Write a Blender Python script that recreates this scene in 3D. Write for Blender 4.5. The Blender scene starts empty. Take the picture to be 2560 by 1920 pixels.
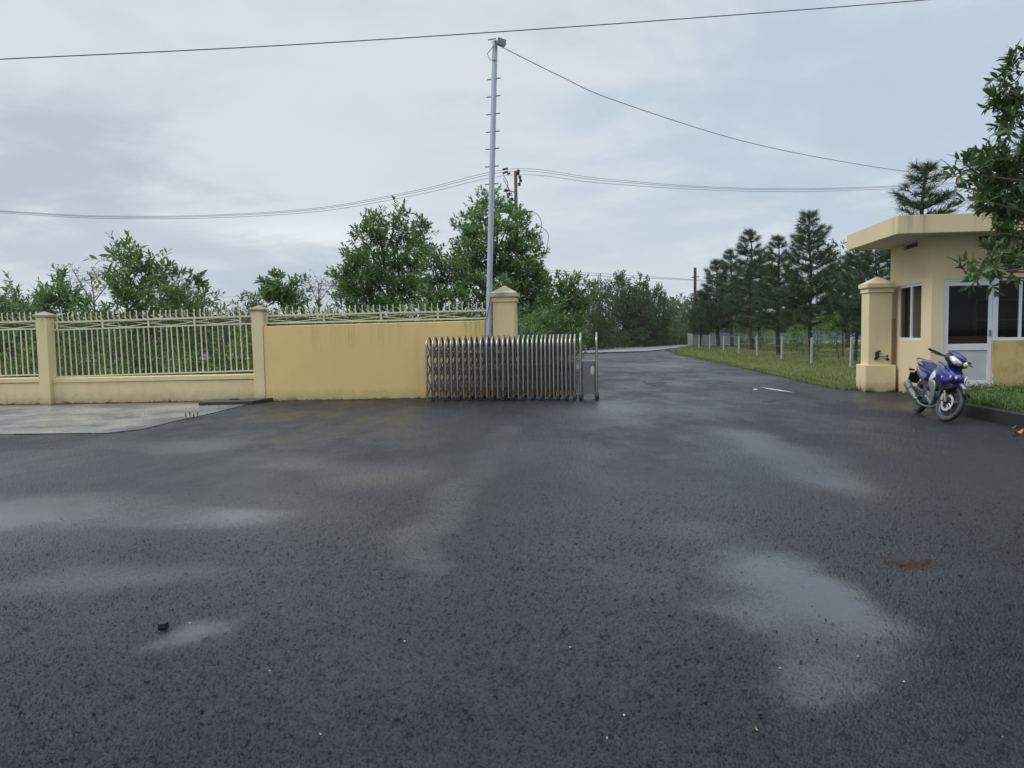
import bpy, math, random
import numpy as np
from mathutils import Vector, Matrix

R = math.radians
scene = bpy.context.scene
col = scene.collection

# ---------------------------------------------------------------- camera
PITCH, ROLL, FPX, EYE = R(3.8), R(0.92), 1923.0, 1.45
fw = Vector((0, math.cos(PITCH), -math.sin(PITCH)))
_u0 = Vector((0, math.sin(PITCH), math.cos(PITCH)))
_r0 = Vector((1, 0, 0))
rt = _r0 * math.cos(ROLL) - _u0 * math.sin(ROLL)
up = _u0 * math.cos(ROLL) + _r0 * math.sin(ROLL)
cam_d = bpy.data.cameras.new('camera')
cam = bpy.data.objects.new('camera', cam_d)
col.objects.link(cam)
cam.matrix_world = Matrix(((rt.x, up.x, -fw.x, 0), (rt.y, up.y, -fw.y, 0), (rt.z, up.z, -fw.z, EYE), (0, 0, 0, 1)))
cam_d.sensor_width = 36.0
cam_d.lens = 36.0 * FPX / 2560.0
cam_d.clip_start = 0.05
cam_d.clip_end = 6000
scene.camera = cam

def ray(px, py):
    return fw + rt * ((px - 1280) / FPX) + up * ((960 - py) / FPX)
def gnd(px, py, z=0.0):                       # point of the horizontal plane z that shows at a photograph pixel
    d = ray(px, py); t = (z - EYE) / d.z
    return Vector((d.x * t, d.y * t, z))
def at(px, py, Y):                            # point at depth Y that shows at a photograph pixel
    d = ray(px, py); t = Y / d.y
    return Vector((d.x * t, Y, EYE + d.z * t))

# ---------------------------------------------------------------- light
SUN_EL, SUN_DIR = R(48), Vector((-0.92, -0.22, 0)).normalized()
sv = Vector((SUN_DIR.x * math.cos(SUN_EL), SUN_DIR.y * math.cos(SUN_EL), math.sin(SUN_EL)))
sun_d = bpy.data.lights.new('sun', 'SUN')
sun_d.energy = 1.45
sun_d.angle = R(25)
sun_d.color = (1.0, 0.98, 0.95)
sun = bpy.data.objects.new('sun', sun_d)
col.objects.link(sun)
sun.rotation_euler = sv.to_track_quat('Z', 'Y').to_euler()
sun.location = (-20, -10, 40)
scene.view_settings.view_transform = 'Standard'
scene.view_settings.look = 'None'
scene.view_settings.gamma = 1
scene.view_settings.exposure = 0.10
scene.cycles.max_bounces = 8
scene.cycles.transparent_max_bounces = 16

class NT:
    """small helper round a node tree"""
    def __init__(s, tree):
        s.t = tree; s.n = tree.nodes; s.l = tree.links
    def put(s, sock, v):
        if v is None: return
        if isinstance(v, bpy.types.NodeSocket): s.l.new(v, sock)
        elif isinstance(v, bpy.types.Node): s.l.new(v.outputs[0], sock)
        else:
            if sock.type == 'RGBA' and len(v) == 3: v = (*v, 1)
            sock.default_value = v
    def add(s, kind, ins=None, **props):
        nd = s.n.new(kind)
        for k, v in props.items(): setattr(nd, k, v)
        for k, v in (ins or {}).items(): s.put(nd.inputs[k], v)
        return nd
    def m(s, op, a, b=None, c=None, clamp=False):
        nd = s.n.new('ShaderNodeMath'); nd.operation = op; nd.use_clamp = clamp
        for i, v in enumerate((a, b, c)): s.put(nd.inputs[i], v)
        return nd.outputs[0]
    def vm(s, op, a, b=None, scale=None):
        nd = s.n.new('ShaderNodeVectorMath'); nd.operation = op
        s.put(nd.inputs[0], a); s.put(nd.inputs[1], b)
        if scale is not None: s.put(nd.inputs['Scale'], scale)
        return nd.outputs['Value'] if op in ('LENGTH', 'DISTANCE', 'DOT_PRODUCT') else nd.outputs[0]
    def sep(s, v):
        nd = s.n.new('ShaderNodeSeparateXYZ'); s.put(nd.inputs[0], v); return nd.outputs
    def comb(s, x=0.0, y=0.0, z=0.0):
        nd = s.n.new('ShaderNodeCombineXYZ')
        for i, v in enumerate((x, y, z)): s.put(nd.inputs[i], v)
        return nd.outputs[0]
    def noise(s, vec, scale, detail=3, rough=0.55, dist=0.0):
        nd = s.add('ShaderNodeTexNoise', {'Vector': vec, 'Scale': scale, 'Detail': detail, 'Roughness': rough, 'Distortion': dist})
        return nd.outputs['Fac']
    def step(s, v, lo, hi, a=0.0, b=1.0):     # smooth map of v from lo..hi to a..b
        nd = s.add('ShaderNodeMapRange', {'Value': v, 'From Min': lo, 'From Max': hi, 'To Min': a, 'To Max': b}, interpolation_type='SMOOTHSTEP')
        return nd.outputs[0]
    def mix(s, f, a, b, blend='MIX'):
        nd = s.n.new('ShaderNodeMix'); nd.data_type = 'RGBA'; nd.blend_type = blend
        s.put(nd.inputs[0], f); s.put(nd.inputs[6], a); s.put(nd.inputs[7], b)
        return nd.outputs[2]
    def mixf(s, f, a, b):
        nd = s.n.new('ShaderNodeMix'); nd.data_type = 'FLOAT'
        s.put(nd.inputs[0], f); s.put(nd.inputs[2], a); s.put(nd.inputs[3], b)
        return nd.outputs[0]
    def bump(s, h, strength=0.5, dist=0.01, normal=None):
        return s.add('ShaderNodeBump', {'Height': h, 'Strength': strength, 'Distance': dist, **({'Normal': normal} if normal else {})}).outputs[0]

# overcast sky: the Nishita sky seen through a cloud deck that is brighter overhead
world = bpy.data.worlds.new('World')
scene.world = world
world.use_nodes = True
w = NT(world.node_tree)
for nd in list(w.n): w.n.remove(nd)
gen = w.add('ShaderNodeTexCoord').outputs['Generated']
wx, wy, wz = w.sep(gen)
sky = w.add('ShaderNodeTexSky', sky_type='NISHITA', sun_disc=False, sun_elevation=SUN_EL, sun_rotation=math.atan2(SUN_DIR.x, SUN_DIR.y))
den = w.m('ADD', w.m('MAXIMUM', wz, 0.0), 0.16)
cl = w.comb(w.m('DIVIDE', wx, den), w.m('DIVIDE', wy, den), 0.0)
cl = w.vm('ADD', cl, (3.1, 1.7, 0.4))
n1 = w.noise(cl, 0.9, 6, 0.6, 0.9)
n2 = w.noise(w.vm('ADD', cl, (8, 3, 2)), 2.1, 6, 0.6, 0.4)
nn = w.m('ADD', w.m('MULTIPLY', n1, 0.65), w.m('MULTIPLY', n2, 0.35))
base = w.mix(w.step(nn, 0.33, 0.60), (5.2, 5.8, 6.4), (6.45, 7.0, 7.5))
def sky_blob(c, px, py, wid, hei, colr, amt):
    """one bank of cloud: an ellipse of sky directions, ragged by the cloud noise"""
    d = ray(px, py).normalized()
    e1 = Vector((d.y, -d.x, 0)).normalized(); e2 = e1.cross(d)
    dl = w.vm('SUBTRACT', gen, tuple(d))
    a = w.m('DIVIDE', w.vm('DOT_PRODUCT', dl, tuple(e1)), wid / FPX)
    b = w.m('DIVIDE', w.vm('DOT_PRODUCT', dl, tuple(e2)), hei / FPX)
    r = w.m('SQRT', w.m('ADD', w.m('MULTIPLY', a, a), w.m('MULTIPLY', b, b)))
    r = w.m('ADD', r, w.m('MULTIPLY', w.m('SUBTRACT', n2, 0.5), 2.4))
    r = w.m('ADD', r, w.m('MULTIPLY', w.m('SUBTRACT', n1, 0.5), 1.2))
    return w.mix(w.m('MULTIPLY', w.step(r, 1.25, 0.25), amt), c, colr)
base = sky_blob(base, 2250, 250, 800, 420, (4.6, 5.55, 6.7), 0.75)
base = sky_blob(base, 640, 470, 620, 190, (6.5, 7.15, 7.6), 0.8)
base = sky_blob(base, 130, 440, 330, 170, (4.5, 4.95, 5.75), 0.9)
base = sky_blob(base, 720, 590, 330, 42, (7.9, 8.4, 8.7), 0.8)
base = sky_blob(base, 690, 690, 460, 75, (4.7, 5.4, 6.3), 0.9)
base = sky_blob(base, 260, 610, 420, 85, (5.0, 5.55, 6.3), 0.8)
base = sky_blob(base, 1560, 600, 420, 90, (5.5, 6.15, 7.0), 0.6)
base = sky_blob(base, 1550, 690, 420, 30, (6.2, 6.8, 7.3), 0.7)
base = w.mix(0.06, base, sky.outputs[0])
base = w.vm('SCALE', base, scale=w.step(wz, 0.36, 0.85, 1.02, 2.2))
bg = w.add('ShaderNodeBackground', {'Color': base, 'Strength': 0.1})
w.l.new(bg.outputs[0], w.add('ShaderNodeOutputWorld').inputs[0])

# ---------------------------------------------------------------- mesh helpers
class MB:
    """collects shapes and links them as ONE mesh object"""
    def __init__(s): s.v = []; s.f = []; s.mi = []; s.cur = 0
    def mat(s, i): s.cur = i; return s
    def raw(s, vs, fs, M=None):
        o = len(s.v)
        for p in vs:
            p = Vector(p)
            s.v.append(tuple(M @ p) if M is not None else tuple(p))
        for f in fs:
            s.f.append(tuple(i + o for i in f)); s.mi.append(s.cur)
        return s
    def box(s, a, b, M=None):
        x0, y0, z0 = a; x1, y1, z1 = b
        vs = [(x0, y0, z0), (x1, y0, z0), (x1, y1, z0), (x0, y1, z0), (x0, y0, z1), (x1, y0, z1), (x1, y1, z1), (x0, y1, z1)]
        return s.raw(vs, [(0, 3, 2, 1), (4, 5, 6, 7), (0, 1, 5, 4), (1, 2, 6, 5), (2, 3, 7, 6), (3, 0, 4, 7)], M)
    def loft(s, rings, cap=True, M=None, closed=True):
        n = len(rings[0]); vs = [p for r in rings for p in r]; fs = []
        for k in range(len(rings) - 1):
            for i in range(n if closed else n - 1):
                j = (i + 1) % n
                fs.append((k * n + i, k * n + j, (k + 1) * n + j, (k + 1) * n + i))
        if cap and closed:
            fs.append(tuple(range(n))[::-1]); fs.append(tuple((len(rings) - 1) * n + i for i in range(n)))
        return s.raw(vs, fs, M)
    def tube(s, pts, rad, n=8, cap=True, M=None, flat=None):
        pts = [Vector(p) for p in pts]
        rs = rad if isinstance(rad, (list, tuple)) else [rad] * len(pts)
        rings = []; prev = None
        for i, p in enumerate(pts):
            t = (pts[min(i + 1, len(pts) - 1)] - pts[max(i - 1, 0)]).normalized()
            ref = prev if prev is not None else (Vector((0, 0, 1)) if abs(t.z) < 0.9 else Vector((1, 0, 0)))
            a = (ref - t * ref.dot(t)).normalized(); b = t.cross(a); prev = a
            rings.append([p + (a * math.cos(2 * math.pi * k / n) + b * math.sin(2 * math.pi * k / n) * (flat or 1)) * rs[i] for k in range(n)])
        return s.loft(rings, cap, M)
    def lathe(s, prof, n=24, M=None, cap=True):   # prof: (radius, height) about z
        rings = [[(r * math.cos(2 * math.pi * k / n), r * math.sin(2 * math.pi * k / n), z) for k in range(n)] for r, z in prof]
        return s.loft(rings, cap, M)
    def prism(s, poly, z0, z1, M=None):
        n = len(poly)
        return s.loft([[(x, y, z0) for x, y in poly], [(x, y, z1) for x, y in poly]], True, M)
    def build(s, name, mats, parent=None, smooth=None, bevel=0.0):
        me = bpy.data.meshes.new(name)
        me.from_pydata(s.v, [], s.f)
        if not isinstance(mats, (list, tuple)): mats = [mats]
        for m_ in mats: me.materials.append(m_)
        me.polygons.foreach_set('material_index', s.mi)
        me.update()
        if smooth is not None:
            me.polygons.foreach_set('use_smooth', [True] * len(me.polygons))
            me.set_sharp_from_angle(angle=R(smooth))
        o = bpy.data.objects.new(name, me)
        col.objects.link(o)
        if parent is not None: o.parent = parent
        if bevel:
            b = o.modifiers.new('soft edge', 'BEVEL'); b.width = bevel; b.segments = 2; b.limit_method = 'ANGLE'; b.angle_limit = R(40)
        return o

def tag(o, label=None, cat=None, group=None, kind=None):
    if label: o['label'] = label
    if cat: o['category'] = cat
    if group: o['group'] = group
    if kind: o['kind'] = kind
    return o
def empty(name, loc, rz=0.0, label=None, cat=None, group=None):
    o = bpy.data.objects.new(name, None); col.objects.link(o)
    o.location = loc; o.rotation_euler = (0, 0, rz); o.empty_display_size = 0.2
    return tag(o, label, cat, group)
def copy_tree(o, parent=None):
    c = o.copy(); col.objects.link(c)
    if parent is not None: c.parent = parent
    for ch in o.children: copy_tree(ch, c)
    return c
def pos_on(M):                                   # plain translation shortcut
    return Matrix.Translation(M)

# ---------------------------------------------------------------- materials
def new_mat(name):
    m_ = bpy.data.materials.new(name); m_.use_nodes = True
    t = NT(m_.node_tree)
    for nd in list(t.n): t.n.remove(nd)
    bs = t.add('ShaderNodeBsdfPrincipled')
    t.out = t.add('ShaderNodeOutputMaterial', {'Surface': bs.outputs[0]})
    t.bs = bs; t.mat = m_
    t.co = t.add('ShaderNodeTexCoord').outputs['Object']
    t.wp = t.add('ShaderNodeNewGeometry').outputs['Position']
    return t
def plain(name, colr, rough=0.5, metal=0.0, vary=0.12, scale=6.0, bump=0.0, coat=0.0, rvary=0.1):
    t = new_mat(name)
    n = t.noise(t.co, scale, 4, 0.6)
    dark = tuple(c * (1 - vary) for c in colr); lite = tuple(min(1, c * (1 + vary)) for c in colr)
    t.put(t.bs.inputs['Base Color'], t.mix(n, dark, lite))
    t.put(t.bs.inputs['Roughness'], t.mixf(t.noise(t.co, scale * 2.3, 3), max(0.02, rough - rvary), min(1, rough + rvary)))
    t.put(t.bs.inputs['Metallic'], metal)
    if coat: t.put(t.bs.inputs['Coat Weight'], coat); t.put(t.bs.inputs['Coat Roughness'], 0.06)
    if bump: t.put(t.bs.inputs['Normal'], t.bump(t.noise(t.co, scale * 8, 4), bump, 0.01))
    return t.mat

def plaster(name, colr, base_z=0.0, top_z=None, moss=0.6, streak=0.5, tint=(0.30, 0.27, 0.16), fade=None):
    """painted render: mottled, rain streaks below the top edge, dirt and moss splashed up from the ground"""
    t = new_mat(name)
    x, y, z = t.sep(t.wp)
    big = t.noise(t.wp, 0.9, 4, 0.6)
    fine = t.noise(t.wp, 14, 5, 0.65)
    c = t.mix(big, tuple(k * 0.90 for k in colr), tuple(min(1, k * 1.07) for k in colr))
    c = t.mix(t.m('MULTIPLY', t.step(fine, 0.45, 0.8), 0.18), c, tuple(k * 0.75 for k in colr))
    if fade: c = t.mix(t.m('MULTIPLY', t.step(t.noise(t.wp, 1.7, 5, 0.65), 0.45, 0.62), 0.7), c, fade)
    st = t.noise(t.vm('MULTIPLY', t.wp, (7, 7, 0.35)), 1.0, 5, 0.7)
    if top_z is not None:
        near = t.step(z, top_z - 0.75, top_z, 0.0, 1.0)
        patch = t.step(t.noise(t.vm('MULTIPLY', t.wp, (1.3, 1.3, 0.2)), 1.0, 3), 0.42, 0.62)
        c = t.mix(t.m('MULTIPLY', t.m('MULTIPLY', t.step(st, 0.45, 0.72), near), t.m('MULTIPLY', patch, streak)), c, (0.17, 0.18, 0.11))
    c = t.mix(t.m('MULTIPLY', t.step(st, 0.52, 0.8), 0.22), c, tint)
    if moss:
        low = t.m('ADD', t.m('SUBTRACT', z, base_z), t.m('MULTIPLY', t.m('SUBTRACT', t.noise(t.wp, 5.5, 5, 0.7), 0.5), -0.42))
        c = t.mix(t.m('MULTIPLY', t.step(low, 0.30, 0.02), moss * 0.55), c, (0.22, 0.20, 0.10))
        c = t.mix(t.m('MULTIPLY', t.step(low, 0.06, -0.05), moss), c, (0.035, 0.04, 0.025))
    t.put(t.bs.inputs['Base Color'], c)
    t.put(t.bs.inputs['Roughness'], t.mixf(fine, 0.6, 0.85))
    t.put(t.bs.inputs['Specular IOR Level'], 0.3)
    t.put(t.bs.inputs['Normal'], t.bump(t.m('ADD', fine, t.m('MULTIPLY', t.noise(t.wp, 90, 3), 0.5)), 0.35, 0.006))
    return t.mat

def leafy(name, colr, colr2, rough=0.42, trans=0.33, old=None):
    t = new_mat(name)
    isl = t.add('ShaderNodeNewGeometry').outputs['Random Per Island']
    obr = t.add('ShaderNodeObjectInfo').outputs['Random']
    c = t.mix(isl, colr, colr2)
    if old: c = t.mix(t.step(isl, 0.962, 0.975), c, old)
    c = t.mix(t.m('MULTIPLY', obr, 0.4), c, tuple(k * 0.72 for k in colr))
    t.put(t.bs.inputs['Base Color'], c)
    t.put(t.bs.inputs['Roughness'], t.m('ADD', rough, t.m('MULTIPLY', isl, 0.18)))
    t.put(t.bs.inputs['Specular IOR Level'], 0.45)
    if trans:
        tr = t.add('ShaderNodeBsdfTranslucent', {'Color': t.mix(0.5, c, (0.16, 0.24, 0.03))})
        mx = t.add('ShaderNodeMixShader', {0: trans, 1: t.bs.outputs[0], 2: tr.outputs[0]})
        t.l.new(mx.outputs[0], t.out.inputs[0])
    return t.mat

M_ = {}
M_['yellow'] = plaster('yellow wall paint', (0.75, 0.555, 0.235), 0, 1.72, 0.75, 0.5, (0.50, 0.37, 0.16))
M_['cream'] = plaster('cream wall paint', (0.72, 0.585, 0.35), 0, None, 0.8, 0.5, (0.36, 0.30, 0.18), fade=(0.66, 0.50, 0.27))
M_['pillar'] = plaster('cream pillar paint', (0.71, 0.59, 0.345), 0, 2.0, 0.7, 0.6, (0.36, 0.30, 0.18))
M_['gatepillar'] = plaster('gate pillar paint', (0.66, 0.53, 0.30), 0, 2.2, 0.6, 0.5, (0.36, 0.29, 0.15))
M_['capstone'] = plaster('weathered cap', (0.47, 0.42, 0.29), 0, None, 0, 0, (0.2, 0.19, 0.12), fade=(0.20, 0.19, 0.12))
M_['peach'] = plaster('guardhouse wall paint', (0.73, 0.605, 0.385), 0.02, None, 1.0, 0.3, (0.42, 0.31, 0.18))
M_['peachmoss'] = plaster('stained plinth paint', (0.60, 0.45, 0.20), 0.16, None, 1.0, 0.6, (0.15, 0.14, 0.05), fade=(0.34, 0.29, 0.11))
M_['fascia'] = plaster('roof edge paint', (0.69, 0.585, 0.36), 0, 3.62, 0, 0.7, (0.4, 0.34, 0.2))
M_['soffit'] = plain('soffit paint', (0.60, 0.58, 0.55), 0.8, vary=0.08)
M_['rail'] = plain('cream iron paint', (0.60, 0.565, 0.41), 0.45, vary=0.18, scale=9, bump=0.1)
M_['galv'] = plain('galvanised pole', (0.42, 0.46, 0.53), 0.42, 0.35, vary=0.14, scale=5)
M_['rung'] = plain('rung steel', (0.16, 0.18, 0.22), 0.5, 0.5)
M_['steel'] = plain('stainless steel', (0.30, 0.29, 0.275), 0.30, 1.0, vary=0.1, scale=4)
M_['steel_bar'] = plain('dull steel bars', (0.17, 0.155, 0.135), 0.42, 0.75, vary=0.3, scale=7)
M_['plate'] = plain('brushed steel plate', (0.27, 0.27, 0.275), 0.22, 1.0, vary=0.12, scale=2.5, bump=0.05)
M_['rubber'] = plain('black rubber', (0.016, 0.016, 0.017), 0.6, vary=0.3)
M_['reflector'] = plain('red reflector', (0.20, 0.045, 0.022), 0.3, vary=0.3, scale=3)
M_['amber'] = plain('amber reflector', (0.26, 0.12, 0.025), 0.3, vary=0.3, scale=3)
M_['aluframe'] = plain('white aluminium', (0.66, 0.69, 0.73), 0.4, vary=0.06)
M_['doorpanel'] = plain('grey white door panel', (0.48, 0.49, 0.495), 0.45, vary=0.16, scale=3)
M_['wood'] = plain('brown wood', (0.34, 0.15, 0.05), 0.45, vary=0.3, scale=4)
M_['curtain'] = plain('brown curtain', (0.24, 0.17, 0.10), 0.9, vary=0.2)
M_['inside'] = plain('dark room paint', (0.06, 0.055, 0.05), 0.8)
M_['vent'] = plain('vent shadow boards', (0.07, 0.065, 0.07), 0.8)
M_['black'] = plain('black plastic', (0.018, 0.018, 0.020), 0.38, vary=0.25)
M_['rust'] = plain('rusty black iron', (0.03, 0.022, 0.018), 0.7, 0.3, vary=0.4)
M_['blue'] = plain('blue bike paint', (0.010, 0.013, 0.16), 0.22, vary=0.08, coat=0.6)
M_['navy'] = plain('navy seat vinyl', (0.028, 0.034, 0.12), 0.38, vary=0.15, scale=20)
M_['silver'] = plain('silver bike paint', (0.30, 0.305, 0.315), 0.34, 0.5, vary=0.08, coat=0.2)
M_['white'] = plain('white bike paint', (0.58, 0.59, 0.61), 0.3, vary=0.06, coat=0.3)
M_['engine'] = plain('cast engine metal', (0.15, 0.15, 0.15), 0.5, 0.7, vary=0.3, scale=20)
M_['muffler'] = plain('dull muffler steel', (0.20, 0.20, 0.205), 0.42, 0.8, vary=0.2, scale=12)
M_['tyre'] = plain('dusty tyre', (0.055, 0.055, 0.056), 0.75, vary=0.3, scale=14)
M_['tread'] = plain('black tyre tread', (0.014, 0.014, 0.015), 0.6, vary=0.3, scale=30)
M_['disc'] = plain('brake disc steel', (0.62, 0.61, 0.58), 0.3, 0.9)
M_['gold'] = plain('brass caliper', (0.55, 0.40, 0.12), 0.35, 0.8)
M_['redlens'] = plain('red lens', (0.35, 0.01, 0.01), 0.2, coat=0.5)
M_['lens'] = plain('headlight glass', (0.72, 0.74, 0.76), 0.08, 0.75, vary=0.25, scale=22)
M_['lampglass'] = plain('lamp glass', (0.30, 0.33, 0.36), 0.25, vary=0.25, scale=14)
M_['bark'] = plain('grey brown bark', (0.10, 0.078, 0.055), 0.9, vary=0.4, scale=12, bump=0.5)
M_['pinebark'] = plain('dark pine bark', (0.045, 0.034, 0.028), 0.95, vary=0.5, scale=14, bump=0.8)
M_['redbark'] = plain('reddish twig bark', (0.16, 0.09, 0.07), 0.9, vary=0.3)
M_['conc'] = plain('grey concrete', (0.34, 0.335, 0.32), 0.75, vary=0.2, scale=3, bump=0.3)
M_['darkconc'] = plain('wet dark concrete', (0.030, 0.030, 0.032), 0.35, vary=0.4, scale=5, bump=0.4)
M_['post'] = plain('whitewashed concrete', (0.37, 0.38, 0.39), 0.8, vary=0.2, scale=6, bump=0.3)
M_['oldpole'] = plain('brown weathered pole', (0.19, 0.145, 0.11), 0.85, vary=0.3, scale=3)
M_['darkpole'] = plain('dark red pole', (0.07, 0.03, 0.035), 0.7)
M_['wire'] = plain('wire sheath', (0.085, 0.085, 0.11), 0.6)
M_['bluegrey'] = plain('blue grey render', (0.17, 0.185, 0.205), 0.85, vary=0.12, scale=1.2)
M_['porcelain'] = plain('brown porcelain', (0.05, 0.03, 0.03), 0.25)
M_['stone'] = plain('black stone', (0.012, 0.012, 0.013), 0.5, vary=0.4)
M_['palestone'] = plain('pale stone', (0.42, 0.42, 0.40), 0.7)
M_['deadleaf'] = plain('dead leaf', (0.36, 0.20, 0.10), 0.7, vary=0.3, scale=30)
M_['paint'] = plain('worn white paint', (0.40, 0.41, 0.42), 0.6, vary=0.25)
M_['leaf_acacia'] = leafy('acacia leaves', (0.071, 0.154, 0.049), (0.159, 0.281, 0.079))
M_['leaf_big'] = leafy('broad sapling leaves', (0.073, 0.152, 0.042), (0.160, 0.273, 0.073), old=(0.30, 0.25, 0.03))
M_['leaf_shrub'] = leafy('shrub leaves', (0.083, 0.173, 0.036), (0.179, 0.296, 0.069), old=(0.42, 0.33, 0.03))
M_['leaf_dark'] = leafy('dark far leaves', (0.030, 0.066, 0.026), (0.066, 0.119, 0.044), 0.55)
M_['leaf_pale'] = leafy('pale far leaves', (0.060, 0.100, 0.045), (0.115, 0.165, 0.070), 0.55)
M_['leaf_near'] = leafy('glossy dark leaves', (0.040, 0.095, 0.034), (0.101, 0.189, 0.054), 0.3, 0.2, old=(0.20, 0.14, 0.02))
M_['leaf_red'] = leafy('reddish sparse leaves', (0.13, 0.075, 0.055), (0.17, 0.11, 0.07), 0.6)
M_['needle'] = leafy('pine needles', (0.030, 0.066, 0.027), (0.075, 0.124, 0.052), 0.5, 0.12)
M_['grassblade'] = leafy('grass blades', (0.085, 0.125, 0.028), (0.165, 0.190, 0.055), 0.6, 0.25, old=(0.26, 0.21, 0.09))
M_['weed'] = leafy('weed leaves', (0.066, 0.126, 0.030), (0.138, 0.210, 0.060), 0.5, 0.25, old=(0.30, 0.24, 0.09))

def glass_mat():
    t = new_mat('window glass')
    fr = t.add('ShaderNodeFresnel', {'IOR': 1.5}).outputs[0]
    tr = t.add('ShaderNodeBsdfTransparent', {'Color': (0.72, 0.73, 0.74, 1)})
    gl = t.add('ShaderNodeBsdfGlossy', {'Color': (0.9, 0.9, 0.9, 1), 'Roughness': 0.03})
    mx = t.add('ShaderNodeMixShader', {0: t.m('MULTIPLY', fr, 0.25, clamp=True), 1: tr.outputs[0], 2: gl.outputs[0]})
    t.l.new(mx.outputs[0], t.out.inputs[0])
    return t.mat
M_['glass'] = glass_mat()

def ellipse_mask(t, vec, c, rx, ry, rot=0.0):
    mp = t.add('ShaderNodeMapping', {'Vector': vec, 'Location': (c[0], c[1], 0), 'Rotation': (0, 0, rot), 'Scale': (rx, ry, 1e6)}, vector_type='TEXTURE')
    return t.vm('LENGTH', mp.outputs[0])

def box_px(x0, y0, x1, y1):
    xm, ym = (x0 + x1) / 2, (y0 + y1) / 2
    a, b = gnd(x0, ym), gnd(x1, ym); c, d = gnd(xm, y0), gnd(xm, y1)
    return ((a.x + b.x) / 2, (c.y + d.y) / 2), abs(b.x - a.x) / 2, abs(c.y - d.y) / 2

def asphalt_mat():
    t = new_mat('wet asphalt')
    flat = t.vm('MULTIPLY', t.wp, (1, 1, 0))
    wet = t.add('ShaderNodeAttribute', attribute_name='wet').outputs['Fac']      # depth of standing water
    shade = t.add('ShaderNodeAttribute', attribute_name='chip').outputs['Fac']   # tone of each stone chip; bitumen pits darker, their shade painted in
    lod = t.add('ShaderNodeAttribute', attribute_name='far').outputs['Fac']         # grain too fine for the mesh
    stn = t.add('ShaderNodeAttribute', attribute_name='stain').outputs['Fac']
    warp = t.add('ShaderNodeTexNoise', {'Vector': flat, 'Scale': 0.35, 'Detail': 4, 'Roughness': 0.6}).outputs['Color']
    pw = t.vm('ADD', flat, t.vm('SCALE', t.vm('SUBTRACT', warp, (0.5, 0.5, 0.5)), scale=5.0))
    W = t.m('MULTIPLY', wet, t.m('SUBTRACT', 1.0, stn))
    for (x0, y0, x1, y1, s_) in WETFAR:
        c, rx, ry = box_px(x0, y0, x1, y1)
        W = t.m('MAXIMUM', W, t.m('MULTIPLY', t.step(ellipse_mask(t, pw, c, rx, ry), 1.25, 0.25), s_))
    n_big = t.noise(flat, 0.42, 4, 0.55)
    lump = t.noise(flat, 24, 3, 0.6)
    v1 = t.add('ShaderNodeTexVoronoi', {'Vector': flat, 'Scale': 70.0}, feature='F1')
    h = t.m('ADD', t.m('MULTIPLY', v1.outputs['Distance'], -0.7), t.m('MULTIPLY', t.noise(flat, 240, 3), 0.5))
    nrm = t.bump(h, t.mixf(W, 0.7, 0.12), 0.004)
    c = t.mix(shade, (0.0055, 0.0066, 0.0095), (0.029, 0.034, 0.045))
    c = t.mix(t.step(lump, 0.35, 0.65), t.mix(0.45, c, (0.010, 0.011, 0.014)), c)
    c = t.mix(t.m('MULTIPLY', t.m('GREATER_THAN', shade, 0.994), 0.8), c, (0.45, 0.45, 0.43))
    c = t.mix(t.m('MULTIPLY', stn, 0.8), c, (0.040, 0.020, 0.008))
    t.put(t.bs.inputs['Base Color'], c)
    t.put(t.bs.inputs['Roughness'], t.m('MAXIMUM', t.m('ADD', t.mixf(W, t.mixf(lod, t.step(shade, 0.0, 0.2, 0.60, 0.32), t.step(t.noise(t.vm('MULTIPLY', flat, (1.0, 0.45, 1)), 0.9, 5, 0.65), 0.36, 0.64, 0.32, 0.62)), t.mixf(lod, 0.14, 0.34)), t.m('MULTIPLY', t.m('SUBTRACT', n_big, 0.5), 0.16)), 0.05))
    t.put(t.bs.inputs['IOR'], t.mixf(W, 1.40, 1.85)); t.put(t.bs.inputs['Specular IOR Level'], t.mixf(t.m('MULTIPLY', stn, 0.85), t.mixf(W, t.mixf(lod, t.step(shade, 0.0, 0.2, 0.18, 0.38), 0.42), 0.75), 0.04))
    t.put(t.bs.inputs['Normal'], nrm)
    return t.mat
WETFAR = [(1200, 868, 1800, 890, 1.0), (1330, 885, 1640, 898, 0.6), (1480, 905, 1800, 925, 0.5), (1760, 935, 1990, 960, 0.45)]
WET = [(-300, 1225, 420, 1345, 0.95), (250, 1262, 800, 1322, 0.75), (330, 1095, 620, 1140, 0.75), (100, 1090, 420, 1130, 0.4), (560, 1135, 900, 1190, 0.5), (760, 1150, 1180, 1235, 0.56),
       (1840, 1065, 2040, 1175, 0.95), (1960, 1150, 2170, 1250, 0.8), (1290, 985, 1760, 1075, 0.62), (1180, 1090, 1420, 1180, 0.4),
       (1960, 1390, 2170, 1610, 1.0), (1780, 1340, 2260, 1720, 0.62), (1900, 1600, 2280, 1900, 0.5), (1720, 1500, 1980, 1600, 0.4), (350, 1525, 600, 1625, 0.72), (-200, 1390, 800, 1500, 0.54), (900, 1300, 1150, 1420, 0.35), (1560, 1290, 1900, 1350, 0.35)]
TRACK = [((1275, 1070), (1190, 1180), 0.26), ((1190, 1180), (1080, 1330), 0.24), ((1080, 1330), (1030, 1425), 0.2), ((1030, 1425), (970, 1540), 0.18)]
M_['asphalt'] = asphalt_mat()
M_['bed'] = plain('outer wet asphalt', (0.030, 0.033, 0.040), 0.36, vary=0.5, scale=60, bump=0.6)

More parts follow.
